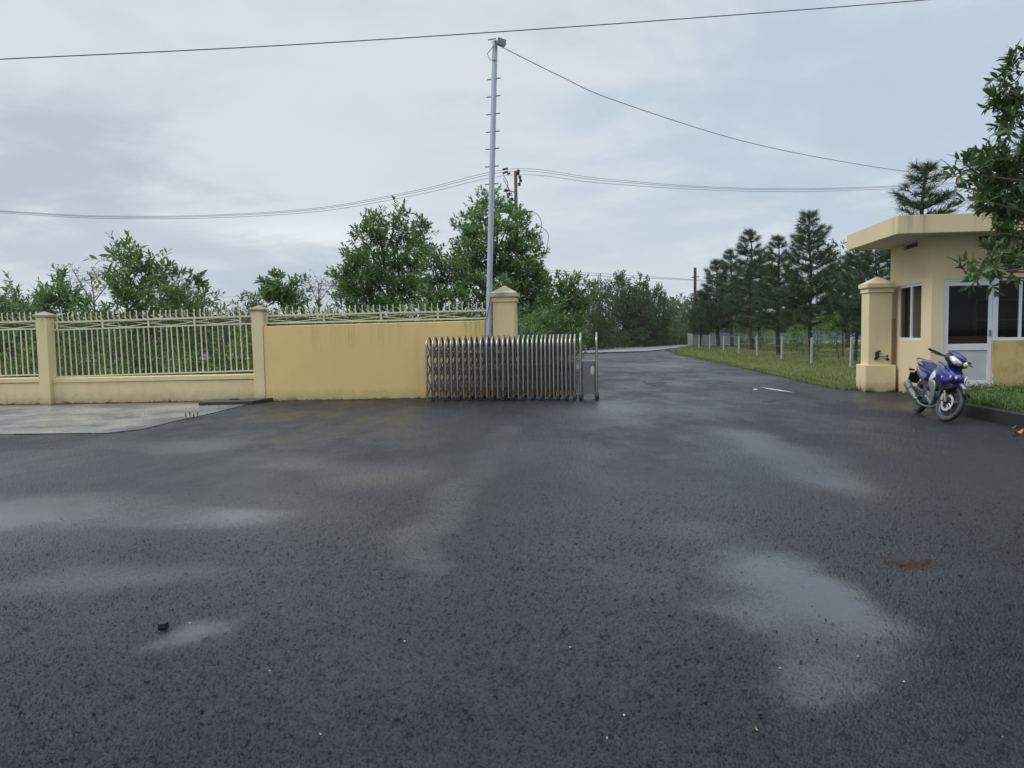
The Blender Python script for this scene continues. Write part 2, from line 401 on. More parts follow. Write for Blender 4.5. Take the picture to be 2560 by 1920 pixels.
def wetslab_mat():
    t = new_mat('wet concrete apron')
    flat = t.vm('MULTIPLY', t.wp, (1, 1, 0))
    n = t.noise(flat, 0.8, 5, 0.6, 0.5); f = t.noise(flat, 9, 4)
    pool = t.step(n, 0.42, 0.56)
    c = t.mix(t.step(n, 0.35, 0.65), (0.085, 0.086, 0.085), (0.31, 0.31, 0.30))
    c = t.mix(t.m('MULTIPLY', f, 0.35), c, (0.06, 0.055, 0.05))
    t.put(t.bs.inputs['Base Color'], c)
    t.put(t.bs.inputs['Roughness'], t.mixf(pool, 0.42, 0.25))
    t.put(t.bs.inputs['Normal'], t.bump(t.m('ADD', f, t.m('MULTIPLY', n, 2.0)), t.mixf(pool, 0.22, 0.05), 0.01))
    return t.mat
M_['wetslab'] = wetslab_mat()
M_['sheenroad'] = plain('concrete road with painted sky sheen', (0.21, 0.215, 0.225), 0.5, vary=0.22, scale=0.35)  # pale base colour paints in the sky reflected by the wet road
M_['slimcap'] = plaster('lichened slim cap', (0.36, 0.31, 0.235), 0, None, 0, 0, (0.2, 0.18, 0.14), fade=(0.17, 0.14, 0.10))
M_['tar'] = plain('tar edge', (0.012, 0.012, 0.013), 0.6, vary=0.4, scale=9, bump=0.4)
M_['glintwhite'] = plain('dull pale reflection', (0.42, 0.41, 0.38), 0.3, vary=0.3, scale=18)

def soil_mat(name, a, b, sc=1.0):
    t = new_mat(name)
    n = t.noise(t.wp, 0.5 * sc, 5, 0.65); f = t.noise(t.wp, 11 * sc, 5, 0.7)
    c = t.mix(t.step(t.m('ADD', t.m('MULTIPLY', n, 0.6), t.m('MULTIPLY', f, 0.4)), 0.35, 0.65), a, b)
    t.put(t.bs.inputs['Base Color'], c); t.put(t.bs.inputs['Roughness'], 0.95)
    t.put(t.bs.inputs['Specular IOR Level'], 0.1)
    t.put(t.bs.inputs['Normal'], t.bump(f, 0.8, 0.06))
    return t.mat
M_['field'] = soil_mat('weedy field soil', (0.045, 0.055, 0.022), (0.085, 0.10, 0.04))
M_['lawn'] = soil_mat('lawn turf', (0.085, 0.105, 0.03), (0.15, 0.155, 0.055), 1.5)

# ================================================================ GROUND
def sheet(name, pts, z, m_, kind='structure'):
    me = bpy.data.meshes.new(name)
    me.from_pydata([(p[0], p[1], z) for p in pts], [], [tuple(range(len(pts)))])
    me.materials.append(m_); me.update()
    if me.polygons[0].normal.z < 0: me.flip_normals()
    o = bpy.data.objects.new(name, me); col.objects.link(o)
    return tag(o, kind=kind)

sheet('ground', [(-1500, -300), (1500, -300), (1500, 2500), (-1500, 2500)], -0.05, M_['field'])
sheet('forecourt_bed', [(-45, -25), (45, -25), (45, 17.72), (-45, 17.72)], -0.022, M_['bed'])
# the forecourt's top: stone chips bedded in bitumen, hollows holding rain water
EDGE = [(11.48, 57.16), (9.85, 45.5), (9.24, 36.5), (8.82, 30.83), (8.42, 26.15), (7.98, 21.42), (7.72, 18.65), (7.80, 17.721)]
APRON = [(-20, 12.05), (-8.0, 11.95), (-6.3, 11.86), (-5.95, 12.3), (-5.93, 13.3), (-5.80, 14.6), (-5.74, 16.2), (-5.70, 17.22), (-20, 17.22)]
def hash2(ix, iy, k):
    n = (ix.astype(np.int64) * 374761393 + iy.astype(np.int64) * 668265263 + k * 1274126177) & 0xffffffff
    n = ((n ^ (n >> 13)) * 1274126177) & 0xffffffff
    return ((n ^ (n >> 16)) & 0xffffff) / float(0xffffff)
def vnoise(x, y, cell, k=0):
    x, y = x / cell, y / cell; ix, iy = np.floor(x), np.floor(y); fx, fy = x - ix, y - iy
    fx, fy = fx * fx * (3 - 2 * fx), fy * fy * (3 - 2 * fy)
    a, b_ = hash2(ix, iy, k), hash2(ix + 1, iy, k); c, d = hash2(ix, iy + 1, k), hash2(ix + 1, iy + 1, k)
    return (a * (1 - fx) + b_ * fx) * (1 - fy) + (c * (1 - fx) + d * fx) * fy
def fbm(x, y, cell, k=0, o=4):
    return sum(vnoise(x, y, cell / 2 ** i, k + i) * 0.5 ** (i + 1) for i in range(o)) / (1 - 0.5 ** o)
def chips(x, y, cell, k):
    """height and tone of the nearest stone chip"""
    gx, gy = np.floor(x / cell), np.floor(y / cell); best = np.full(x.shape, 9.0); hh = np.zeros(x.shape); tn = np.zeros(x.shape)
    for ox in (-1, 0, 1):
        for oy in (-1, 0, 1):
            cx, cy = gx + ox, gy + oy
            px, py = (cx + hash2(cx, cy, k)) * cell, (cy + hash2(cx, cy, k + 1)) * cell
            rs = 0.55 + 0.65 * hash2(cx, cy, k + 2); el = 0.75 + 0.5 * hash2(cx, cy, k + 5)
            d = np.sqrt(((x - px) * el) ** 2 + ((y - py) / el) ** 2) / cell / rs
            m = d < best; best = np.where(m, d, best); hh = np.where(m, hash2(cx, cy, k + 3), hh); tn = np.where(m, hash2(cx, cy, k + 4), tn)
    dome = np.clip(1.15 * (1 - best ** 2 * 1.6), 0, 1)
    return dome * (0.35 + 0.65 * hh), tn * (dome > 0.05), best
def smooth(v, lo, hi): 
    t = np.clip((v - lo) / (hi - lo), 0, 1); return t * t * (3 - 2 * t)
def forecourt():
    rows = np.concatenate([np.arange(346.0, 800.0, 1.0), np.arange(800.0, 1500.0, 4.0)])
    Yr = EYE / np.tan(PITCH + np.arctan((rows - 384) / (FPX * 0.4))); Yr = Yr[(Yr > 0) & (Yr < 52)]
    U = np.concatenate([np.linspace(-2, -1, 170)[:-1], np.linspace(-1, 1, 1110), np.linspace(1, 2, 170)[1:]])
    Y, UU = np.meshgrid(Yr, U, indexing='ij'); AU = np.abs(UU)
    X = np.sign(UU) * np.where(AU <= 1, AU * 0.71 * Y, 0.71 * Y + (AU - 1) * (5.0 + 0.05 * Y))
    wx_ = X + 0.40 * (fbm(X, Y, 0.9, 70) - .5) + 0.22 * (fbm(X, Y, .25, 75) - .5); wy_ = Y + 0.55 * (fbm(X, Y, 0.9, 80) - .5) + 0.22 * (fbm(X, Y, .25, 85) - .5)
    dry = np.ones(X.shape)
    for (x0, y0, x1, y1, s_) in WET:
        c, rx, ry = box_px(x0, y0, x1, y1)
        dry = dry * (1 - s_ * np.exp(-1.1 * (((wx_ - c[0]) / rx) ** 2 + ((wy_ - c[1]) / ry) ** 2)))
    W = 1 - dry
    for ts_, ((xa, ya), (xb, yb), wd) in zip((.42, .54, .50, .36), TRACK):
        a, b_ = gnd(xa, ya), gnd(xb, yb); d = (b_ - a); L = d.length; d.normalize()
        u_ = np.clip((wx_ - a.x) * d.x + (wy_ - a.y) * d.y, 0, L)
        W = np.maximum(W, ts_ * (1 - (0.75 * smooth(u_, 0.3 * L, L) if ts_ < .4 else 0)) * smooth(np.hypot(wx_ - a.x - u_ * d.x, wy_ - a.y - u_ * d.y), wd * 2.0, wd * 0.1))
    damp = smooth(0.72 * fbm(X, Y, 3.0, 20, 3) + 0.28 * fbm(X, Y, 0.8, 30), 0.34, 0.74)
    W = np.maximum(W, 0.36 * damp * (1 - 0.85 * smooth(Y, 11.0, 14.5) * smooth(-X, -1.2, 0.4)))
    h1, t1_, b1 = chips(X, Y, 0.0105, 1); h2, t2_, b2 = chips(X + 3.3, Y, 0.0075, 11)
    big, tb, bb = chips(X + 7.7, Y + 1.1, 0.11, 31)                    # the odd larger chip standing proud
    odd = (bb < 0.05 + 0.09 * vnoise(X, Y, 0.11, 93)) & (tb > 0.74)
    und = fbm(X, Y, 0.10, 50, 3) - 0.5
    H = 0.0086 * h1 + 0.0026 * h2 + 0.0048 * und + 0.007 * odd
    lvl = -0.0035 + 0.0165 * W
    wet = smooth(lvl - H, -0.0012, 0.0022) * smooth(W, 0.1, 0.8)
    wet = np.maximum(wet, 0.90 * smooth(W, 0.08, 0.98) ** 1.15)
    Z = np.maximum(H, lvl + 0.15 * (H - lvl) + 0.0012 * (fbm(X, Y, 0.05, 120, 2) - .5)) - 0.007
    AP = np.array(APRON); ins = np.zeros(X.shape, bool); j = len(AP) - 1
    for i in range(len(AP)):
        (xi, yi), (xj, yj) = AP[i], AP[j]; ins ^= ((yi > Y) != (yj > Y)) & (X < (xj - xi) * (Y - yi) / (yj - yi + 1e-12) + xi); j = i
    Z = np.where(ins | ((X < -5.5) & (Y > 17.1)), -0.012, Z)
    inr = np.zeros(X.shape, bool); RD = np.array([(-0.3, 17.0), (0.3, 30), (-1.0, 53), (11.2, 53)] + [(x + .12, y) for x, y in EDGE[1:]] + [(7.9, 17.0)]); j = len(RD) - 1
    for i in range(len(RD)):
        (xi, yi), (xj, yj) = RD[i], RD[j]; inr ^= ((yi > Y) != (yj > Y)) & (X < (xj - xi) * (Y - yi) / (yj - yi + 1e-12) + xi); j = i
    Z = np.where((Y > 17.70) & ~inr, -0.12, Z)
    tone = np.where(h1 > 0.11, 0.15 + 0.85 * t1_ ** 1.4, 0.0) * np.clip(0.6 + .8 * (vnoise(X, Y, .05, 9) - .3), .3, 1.2); tone = np.clip(tone, 0, 0.99); tone = np.where(odd, 0.0, tone)  # pits between chips go near black: dark binder plus painted cavity shade
    pale, tp, bp = chips(X + 1.7, Y + 5.5, 0.21, 41); tone = np.where((bp < 0.032) & (tp > 0.80), 1.0, tone)
    sc, srx, sry = box_px(2232, 1394, 2352, 1428)
    stain = smooth(np.hypot((wx_ - sc[0]) / srx, (wy_ - sc[1]) / sry) + 1.1 * (vnoise(X, Y, .03, 60) - .5), 1.2, 0.5)
    nr, nc = X.shape
    me = bpy.data.meshes.new('forecourt')
    me.vertices.add(nr * nc); me.vertices.foreach_set('co', np.stack([X, Y, Z], -1).reshape(-1).astype(np.float32))
    q = np.arange(nr * nc).reshape(nr, nc); F = np.stack([q[1:, :-1], q[1:, 1:], q[:-1, 1:], q[:-1, :-1]], -1).reshape(-1, 4)
    me.loops.add(F.size); me.loops.foreach_set('vertex_index', F.reshape(-1).astype(np.int32))
    me.polygons.add(len(F)); me.polygons.foreach_set('loop_start', (np.arange(len(F)) * 4).astype(np.int32)); me.polygons.foreach_set('loop_total', np.full(len(F), 4, np.int32))
    me.polygons.foreach_set('use_smooth', np.ones(len(F), bool))
    far_ = smooth(Y, 4.5, 11)
    tone = tone * (1 - far_) + far_ * np.clip(0.34 + 0.55 * (fbm(X, Y, .16, 130, 3) - .5) + 0.5 * (hash2(np.round(X * 300), np.round(Y * 300), 5) - .5), 0.2, .8)
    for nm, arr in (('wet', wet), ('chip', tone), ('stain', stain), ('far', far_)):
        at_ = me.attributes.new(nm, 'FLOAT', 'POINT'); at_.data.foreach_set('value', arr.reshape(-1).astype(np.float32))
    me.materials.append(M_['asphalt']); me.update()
    o = bpy.data.objects.new('forecourt', me); col.objects.link(o); return tag(o, kind='structure')
forecourt()
sheet('road', [(-0.45, 17.721), (0.3, 30), (-1.0, 52), (-30, 58), (-30, 66), (5.48, 69.9), (17.43, 76.2), (60, 98), (60, 92), (16.6, 71.0)] + EDGE, -0.02, M_['asphalt'])
sheet('cross_road', [(-30, 50), (3, 52.0), (9.8, 55.0), (11.3, 58.5), (14.0, 64.6), (16.4, 70.7), (60, 91.9), (60, 97.6), (17.43, 75.9), (5.48, 69.6), (-30, 65.7)], 0.012, M_['sheenroad'])
lawn_poly = EDGE + [(8.75, 17.73), (20, 17.0), (60, 17.0), (90, 70), (60, 92), (16.6, 71.0)]
b = MB(); b.prism([(x, y) for x, y in lawn_poly], -0.06, 0.035)
tag(b.build('lawn', M_['lawn']), kind='structure')
sheet('concrete_apron', [(-20, 12.05), (-8.0, 11.95), (-6.3, 11.86), (-5.95, 12.3), (-5.93, 13.3), (-5.80, 14.6), (-5.74, 16.2), (-5.70, 17.22), (-20, 17.22)], 0.004, M_['wetslab'])
b = MB(); b.box((-20, 17.22, -0.02), (-5.55, 17.44, 0.006))
tag(b.build('drain_strip', M_['darkconc']), kind='structure')
KERB = [(6.86, 4.0), (7.03, 9.0), (7.26, 12.24), (7.40, 13.30), (7.62, 14.0), (8.02, 14.7), (8.50, 15.22), (8.80, 15.44)]
def offset(pts, d):
    out = []
    for i, p in enumerate(pts):
        a = Vector(pts[max(i - 1, 0)]); c = Vector(pts[min(i + 1, len(pts) - 1)])
        t = (c - a).normalized(); out.append((p[0] + t.y * d, p[1] - t.x * d))
    return out
ki = offset(KERB, 0.16)
b = MB(); b.loft([[(o[0], o[1], -0.05), (o[0] + 0.015, o[1], 0.19), (i_[0], i_[1], 0.19), (i_[0], i_[1], -0.05)] for o, i_ in zip(KERB, ki)])
tag(b.build('kerb', M_['darkconc'], bevel=0.012), kind='structure')
verge_poly = ki[:-1] + [(8.62, 15.30), (13.6, 14.75), (30, 14), (30, 4.0)]
b = MB(); b.prism(verge_poly, -0.04, 0.165)
tag(b.build('verge', M_['field']), kind='structure')

# ================================================================ LEFT WALL AND RAILINGS
WF = 17.44                                          # front plane of the low wall
def low_wall(x0, x1, label):
    r = empty('low_wall', (x0, WF, 0), 0, label, 'wall', 'low rendered walls under the railings')
    L = x1 - x0
    MB().box((0, 0.02, -0.05), (L, 0.20, 0.485)).build('plinth', M_['cream'], r)
    c = MB(); c.loft([[(x, 0.0, z0), (x, 0.0, z0 + 0.10), (x, 0.22, z0 + 0.115), (x, 0.22, z0)] for x, z0 in ((0, 0.485), (L, 0.50))])
    c.build('coping', M_['cream'], r, bevel=0.006)
    return r
low_wall(-15.2, -10.68, 'cream low wall left of the leftmost slim pillar, with pale patchy paint')
low_wall(-10.43, -5.83, 'long cream low wall between the two slim pillars, black mildew along its foot')
PCOL = [(-10.555, 2.00, 'slim cream pillar with grey weathered cap, between the two railings on the left'),
        (-5.705, 2.06, 'slim cream pillar with pyramid cap, between the open railing and the yellow wall')]
for x, h, lab in PCOL:
    r = empty('fence_pillar', (x, WF - 0.10, 0), 0, lab, 'pillar', 'slim fence pillars')
    MB().box((-0.122, 0, -0.05), (0.122, 0.30, h - 0.03)).build('shaft', M_['pillar'], r, bevel=0.01)
    c = MB(); c.loft([[(-k, 0.15 - k, z), (k, 0.15 - k, z), (k, 0.15 + k, z), (-k, 0.15 + k, z)] for k, z in ((0.155, h - 0.03), (0.175, h - 0.015), (0.175, h + 0.02), (0.16, h + 0.03), (0.012, h + 0.105))])
    c.build('cap', M_['slimcap'], r)
def tar_edge(x0, x1, y, hmax, seed):
    rng = random.Random(seed); b = MB(); rings = []; n = int((x1 - x0) / 0.05)
    for i in range(n + 1):
        x = x0 + (x1 - x0) * i / n; h = 0.008 + hmax * max(0, rng.gauss(.3, .45)) * (0.3 + abs(math.sin(x * 1.9 + math.sin(x * .7)))); d = rng.uniform(.02, .06)
        rings.append([(x, y - d, -.02), (x, y - d * .6, h * .7), (x, y + .002, h), (x, y + .002, -.02)])
    b.loft(rings); tag(b.build('tar_edge', M_['tar']), kind='structure')
tar_edge(-15, -5.6, 17.455, .026, 1); tar_edge(-5.56, -0.5, 17.358, .022, 2)
r = empty('yellow_wall', (-5.58, 17.36, 0), 0, 'plain ochre yellow wall behind the folding gate, rain streaks at its top', 'wall')
MB().loft([[(0, 0, -0.05), (0, 0, 1.685), (0, 0.2, 1.695), (0, 0.2, -0.05)], [(5.12, 0.02, -0.05), (5.12, 0.02, 1.735), (5.12, 0.22, 1.745), (5.12, 0.22, -0.05)]]).build('wall_body', M_['yellow'], r, bevel=0.008)

def picket_mesh(z0, z1, zt, seed):
    b = MB()
    if z1 > z0: b.box((-0.011, -0.011, z0), (0.011, 0.011, z1))
    hb = zt - 0.205
    b.loft([[(-w_, -w_ * 0.6, z), (w_, -w_ * 0.6, z), (w_, w_ * 0.6, z), (-w_, w_ * 0.6, z)] for w_, z in ((0.010, hb), (0.010, zt - 0.06), (0.015, zt - 0.045), (0.012, zt - 0.02), (0.002, zt))])
    for s_, e in ((-1, 0.066), (1, 0.060)):
        pts = []
        for k in range(6):
            a = k / 5 * 1.45
            pts.append((s_ * e * (1 - math.cos(a)) * 1.05 + s_ * 0.006, 0.0, hb + 0.082 - 0.075 * math.sin(a)) if s_ > 0 else (s_ * (0.008 + 0.045 * (k / 5) ** 2), 0, hb + 0.05 + 0.055 * k / 5))
        b.tube(pts, 0.0055, 5)
    return b
def railing(x0, x1, y, z0, z1, z2, zt, step, per, first, slope, label, group):
    r = empty('railing', (x0, y, 0), 0, label, 'railing', group)
    r.rotation_euler = (0, -slope, 0)
    L = x1 - x0
    for z, hh in ((z2, 0.020), (z1, 0.017)) + (((z0, 0.014),) if z0 else ()):
        MB().box((0, -0.016, z - hh), (L, 0.016, z + hh)).build('rail', M_['rail'], r)
    src = picket_mesh((z0 + 0.014) if z0 else 0, (z1 - 0.017) if z0 else 0, zt, 0).build('picket', M_['rail'], r)
    me = src.data; n = int((L - first - 0.03) / step) + 1; rng = random.Random(int(L * 100))
    for i in range(n):
        o = src if i == 0 else src.copy()
        if i: col.objects.link(o); o.parent = r
        o.location = (first + i * step, 0, 0); o.rotation_euler = (0, rng.uniform(-.012, .012), rng.uniform(-.5, .5))
    la = MB()
    x = first; w_ = per * step; zl, zu = z1 + 0.017, z2 - 0.020; zm = (zl + zu) / 2
    while x < L:
        la.box((x - 0.02, -0.012, zl), (x + 0.02, 0.012, zu))
        for sx in (0, 1):
            for za, zb in ((zm, zl), (zm, zu)):
                a, c = (x + 0.02 if sx == 0 else x + w_ - 0.02), x + w_ / 2
                if max(a, c) <= L: la.tube([(a, 0.004, za), (c, 0.004, zb)], 0.008, 4)
        x += w_
    la.build('lattice', M_['rail'], r)
    return r
railing(-15.0, -10.68, 17.56, 0.615, 1.66, 1.83, 2.045, 0.1305, 8, 0.06, 0.014, 'cream iron railing left of the leftmost slim pillar, foliage behind its bars', 'cream iron railings')
railing(-10.43, -5.83, 17.56, 0.615, 1.685, 1.855, 2.06, 0.1305, 8, 0.125, 0.016, 'long cream iron railing between the two slim pillars, foliage behind its bars', 'cream iron railings')
railing(-5.58, -0.52, 17.48, 0, 1.755, 1.925, 2.12, 0.1435, 9, 0.07, 0.008, 'short cream iron railing with spikes on top of the yellow wall', 'cream iron railings')

YAW = R(-6.7)
def gate_pillar(x, y, hshaft, plinth, label, m_):
    r = empty('gate_pillar', (x, y, 0), YAW, label, 'pillar', 'thick gate pillars')
    MB().box((-0.25, -0.25, -0.05), (0.25, 0.25, hshaft)).build('shaft', m_, r, bevel=0.012)
    if plinth: MB().box((-0.325, -0.325, -0.05), (0.325, 0.325, 0.60)).build('plinth', m_, r, bevel=0.012)
    c = MB()
    def band(k, z0, z1): c.box((-k, -k, z0), (k, k, z1))
    band(0.272, hshaft, hshaft + 0.085); band(0.262, hshaft + 0.085, hshaft + 0.10); band(0.292, hshaft + 0.10, hshaft + 0.115)
    c.build('moulding', m_, r, bevel=0.005)
    d = MB(); h = hshaft + 0.115
    d.loft([[(-k, -k, z), (k, -k, z), (k, k, z), (-k, k, z)] for k, z in ((0.305, h), (0.305, h + 0.085), (0.29, h + 0.09), (0.012, h + 0.25))])
    d.build('cap', M_['capstone'] if not plinth else m_, r)
    return r
gp = gate_pillar(-0.13, 17.33, 2.14, False, 'thick cream pillar with mossy cap rising behind the folding gate', M_['gatepillar'])
rp = gate_pillar(8.29, 17.50, 2.22, True, 'thick peach pillar with stepped foot beside the guardhouse', M_['peach'])
# the black latch bolted on the guardhouse pillar
lt = empty('gate_latch', (8.29 - 0.0, 17.5 - 0.0, 0), YAW, 'small black rusty latch bolted to the peach pillar', 'latch')
b = MB(); b.box((-0.10, -0.30, 0.76), (-0.03, -0.251, 0.90)); b.box((-0.12, -0.285, 0.72), (-0.05, -0.251, 0.76)); b.box((-0.055, -0.33, 0.90), (-0.005, -0.27, 0.93)); b.build('bracket', M_['rust'], lt)
b = MB(); b.tube([(-0.03, -0.285, 0.81), (0.13, -0.30, 0.80)], 0.016, 8); b.build('bolt', M_['galv'], lt)
b = MB(); b.box((0.115, -0.32, 0.78), (0.16, -0.275, 0.82)); b.box((0.125, -0.31, 0.70), (0.185, -0.27, 0.75)); b.tube([(0.14, -0.30, 0.78), (0.155, -0.29, 0.75)], 0.007, 5); b.build('padlock', M_['rust'], lt)

# ================================================================ GUARDHOUSE
GH = empty('guardhouse', (8.45, 15.51, 0), YAW, 'small peach guardhouse with flat overhanging roof at the right', 'guardhouse')
BW, BD, BH, TH = 5.2, 2.25, 3.26, 0.15
def wall_with_holes(b, L, H, holes, M, t=TH, z0=-0.05):
    xs = sorted({0, L, *[v for h in holes for v in (h[0], h[1])]}); zs = sorted({z0, H, *[v for h in holes for v in (h[2], h[3])]})
    def solid(i, k):
        if i < 0 or k < 0 or i >= len(xs) - 1 or k >= len(zs) - 1: return False
        cx, cz = (xs[i] + xs[i + 1]) / 2, (zs[k] + zs[k + 1]) / 2
        return not any(h[0] < cx < h[1] and h[2] < cz < h[3] for h in holes)
    for i in range(len(xs) - 1):
        for k in range(len(zs) - 1):
            if not solid(i, k): continue
            x0, x1, za, zb = xs[i], xs[i + 1], zs[k], zs[k + 1]
            vs = [(x0, 0, za), (x1, 0, za), (x1, t, za), (x0, t, za), (x0, 0, zb), (x1, 0, zb), (x1, t, zb), (x0, t, zb)]
            fs = [(0, 1, 5, 4), (2, 3, 7, 6)]
            if not solid(i, k - 1): fs.append((0, 3, 2, 1))
            if not solid(i, k + 1): fs.append((4, 5, 6, 7))
            if not solid(i - 1, k): fs.append((3, 0, 4, 7))
            if not solid(i + 1, k): fs.append((1, 2, 6, 5))
            b.raw(vs, fs, M)
I4 = Matrix.Identity(4)
DX0, DX1, DZ0, DZ1 = 0.235, 1.165, 0.225, 2.385
WX1, WZ0 = 2.70, 1.155
b = MB(); wall_with_holes(b, BW, BH, [(DX0, WX1, WZ0, DZ1), (DX0, DX1, DZ0, WZ0), (0.86, 1.86, 3.12, 3.22)], I4)
b.build('front_wall', M_['peach'], GH)
side = Matrix.Translation((0, BD, 0)) @ Matrix.Rotation(R(-90), 4, 'Z')      # wall frame runs from the back corner to the front corner
b = MB(); wall_with_holes(b, BD - TH, BH, [(BD - 1.76, BD - 0.50, 1.16, 2.35), (BD - 1.50, BD - 0.74, 3.12, 3.22)], side)
b.build('side_wall', M_['peach'], GH)
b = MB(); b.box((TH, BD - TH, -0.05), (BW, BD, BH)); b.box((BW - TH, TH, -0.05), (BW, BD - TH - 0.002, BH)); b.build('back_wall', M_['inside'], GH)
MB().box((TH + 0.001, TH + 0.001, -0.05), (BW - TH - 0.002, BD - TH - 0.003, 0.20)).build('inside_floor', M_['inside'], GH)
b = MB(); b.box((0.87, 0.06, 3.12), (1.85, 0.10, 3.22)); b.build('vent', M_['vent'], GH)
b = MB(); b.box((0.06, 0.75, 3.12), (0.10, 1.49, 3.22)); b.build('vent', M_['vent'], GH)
b = MB(); b.box((DX1 + 0.003, -0.004, 0.0), (BW, 0.0, 1.145)); b.box((DX0 - 0.02, -0.004, -0.02), (DX1 + 0.002, 0.0, 0.222)); b.build('stained_apron', M_['peachmoss'], GH)
roof = empty('roof', (0, 0, 0)); roof.parent = GH
x0, x1, y0, y1 = -0.90, BW + 0.6, -0.62, BD + 0.10
MB().box((x0 + 0.11, y0 + 0.11, BH), (x1, y1, BH + 0.14)).build('slab', M_['soffit'], roof)
b = MB()
b.box((x0, y0, BH - 0.02), (x1, y0 + 0.11, BH + 0.33)); b.box((x0, y0 + 0.11, BH - 0.02), (x0 + 0.11, y1 + 0.11, BH + 0.33)); b.box((x0 + 0.11, y1, BH - 0.02), (x1, y1 + 0.11, BH + 0.33))
b.build('fascia', M_['fascia'], roof, bevel=0.006)
# door
D = empty('door', (0, 0, 0)); D.parent = GH
fy0, fy1 = 0.015, 0.065
b = MB()
b.box((DX0, fy0, DZ0), (DX0 + 0.045, fy1, DZ1)); b.box((DX1 - 0.0, fy0 - 0.006, DZ0), (DX1 + 0.06, fy1, DZ1)); b.box((DX0 + 0.045, fy0, DZ1 - 0.05), (DX1, fy1, DZ1))
b.build('door_frame', M_['aluframe'], D, bevel=0.004)
a0, a1 = DX0 + 0.047, DX1 - 0.003; zt = DZ1 - 0.054
b = MB()
b.box((a0, fy0 + .008, DZ0 + 0.005), (a0 + 0.055, fy1 - .008, zt)); b.box((a1 - 0.075, fy0 + .008, DZ0 + 0.005), (a1, fy1 - .008, zt))
for za, zb in ((zt - 0.085, zt), (0.955, 1.085), (DZ0 + 0.005, DZ0 + 0.12)): b.box((a0 + 0.055, fy0 + .010, za), (a1 - 0.075, fy1 - .010, zb))
b.build('door_leaf', M_['aluframe'], D, bevel=0.004)
b = MB(); b.box((a0 + 0.055, fy0 + 0.022, DZ0 + 0.12), (a1 - 0.075, fy1 - 0.02, 0.46)); b.box((a0 + 0.055, fy0 + 0.028, 0.463), (a1 - 0.075, fy1 - 0.02, 0.955)); b.build('lower_panel', M_['doorpanel'], D)
MB().box((a0 + 0.055, 0.036, 1.085), (a1 - 0.075, 0.042, zt - 0.085)).build('pane', M_['glass'], D)
b = MB(); b.box((a1 - 0.05, fy0 - 0.012, 1.235), (a1 - 0.026, fy0 + .008, 1.36)); b.tube([(a1 - 0.038, fy0 - 0.012, 1.33), (a1 - 0.038, fy0 - 0.035, 1.33), (a1 - 0.038, fy0 - 0.035, 1.25)], 0.007, 6); b.build('handle', M_['steel'], D)
b = MB()
for z in (0.40, 0.28): b.tube([(DX1 + 0.02, fy0 - 0.018, z), (DX1 + 0.02, fy0 - 0.018, z + 0.075)], 0.011, 8)
b.build('hinge', M_['aluframe'], D)
# windows
def window(parent, M, L, z0, z1, mull, name='window'):
    wd = empty(name, (0, 0, 0)); wd.parent = parent
    f = MB()
    f.box((0, 0.02, z0), (L, 0.075, z0 + 0.05), M); f.box((0, 0.02, z1 - 0.05), (L, 0.075, z1), M); f.box((0, 0.02, z0 + 0.05), (0.045, 0.075, z1 - 0.05), M); f.box((L - 0.045, 0.02, z0 + 0.05), (L, 0.075, z1 - 0.05), M)
    for mx in mull: f.box((mx - 0.028, 0.024, z0 + 0.05), (mx + 0.028, 0.070, z1 - 0.05), M)
    f.build('frame', M_['aluframe'], wd)
    xs = [0.045] + [v for mx in mull for v in (mx - 0.028, mx + 0.028)] + [L - 0.045]
    for i in range(0, len(xs), 2):
        MB().box((xs[i], 0.045 + 0.012 * (i // 2 % 2), z0 + 0.05), (xs[i + 1], 0.050 + 0.012 * (i // 2 % 2), z1 - 0.05), M).build('pane', M_['glass'], wd)
    return wd
window(GH, Matrix.Translation((DX1 + 0.06, 0, 0)), WX1 - DX1 - 0.06, WZ0, DZ1, [0.46, 0.95])
sw = window(GH, side @ Matrix.Translation((BD - 1.76, 0, 0)), 1.26, 1.16, 2.35, [0.66])
MB().box((TH + 0.07, 0.60, 1.0), (TH + 0.09, 1.80, 2.30)).build('curtain', M_['curtain'], sw)
b = MB(); b.box((DX0 - 0.05, 0.24, 0.201), (1.5, 0.60, 1.19)); b.box((DX0 - 0.06, 0.22, 1.19), (1.52, 0.62, 1.225)); tag(b.build('counter', M_['wood']), 'brown wooden counter seen through the guardhouse door pane', 'counter')
o = bpy.data.objects['counter']; o.matrix_world = GH.matrix_basis.copy()
b = MB()
for z in (0.40, 1.0, 1.55, 2.0): b.box((1.7, 1.90, z), (3.6, 2.08, z + 0.03))
for x in (1.7, 3.57): b.box((x, 1.90, 0.201), (x + 0.03, 2.08, 2.05))
tag(b.build('shelf_rack', M_['wood']), 'shelf rack against the back wall inside the guardhouse', 'shelf').matrix_world = GH.matrix_basis.copy()
# short wall joining the pillar to the guardhouse
b = MB(); b.box((0.326, 0.02, -0.05), (0.50, 0.20, 1.62))
o = tag(b.build('linking_wall', M_['peach'], bevel=0.008), 'narrow peach wall piece between the thick pillar and the guardhouse', 'wall'); o.matrix_world = rp.matrix_basis.copy()

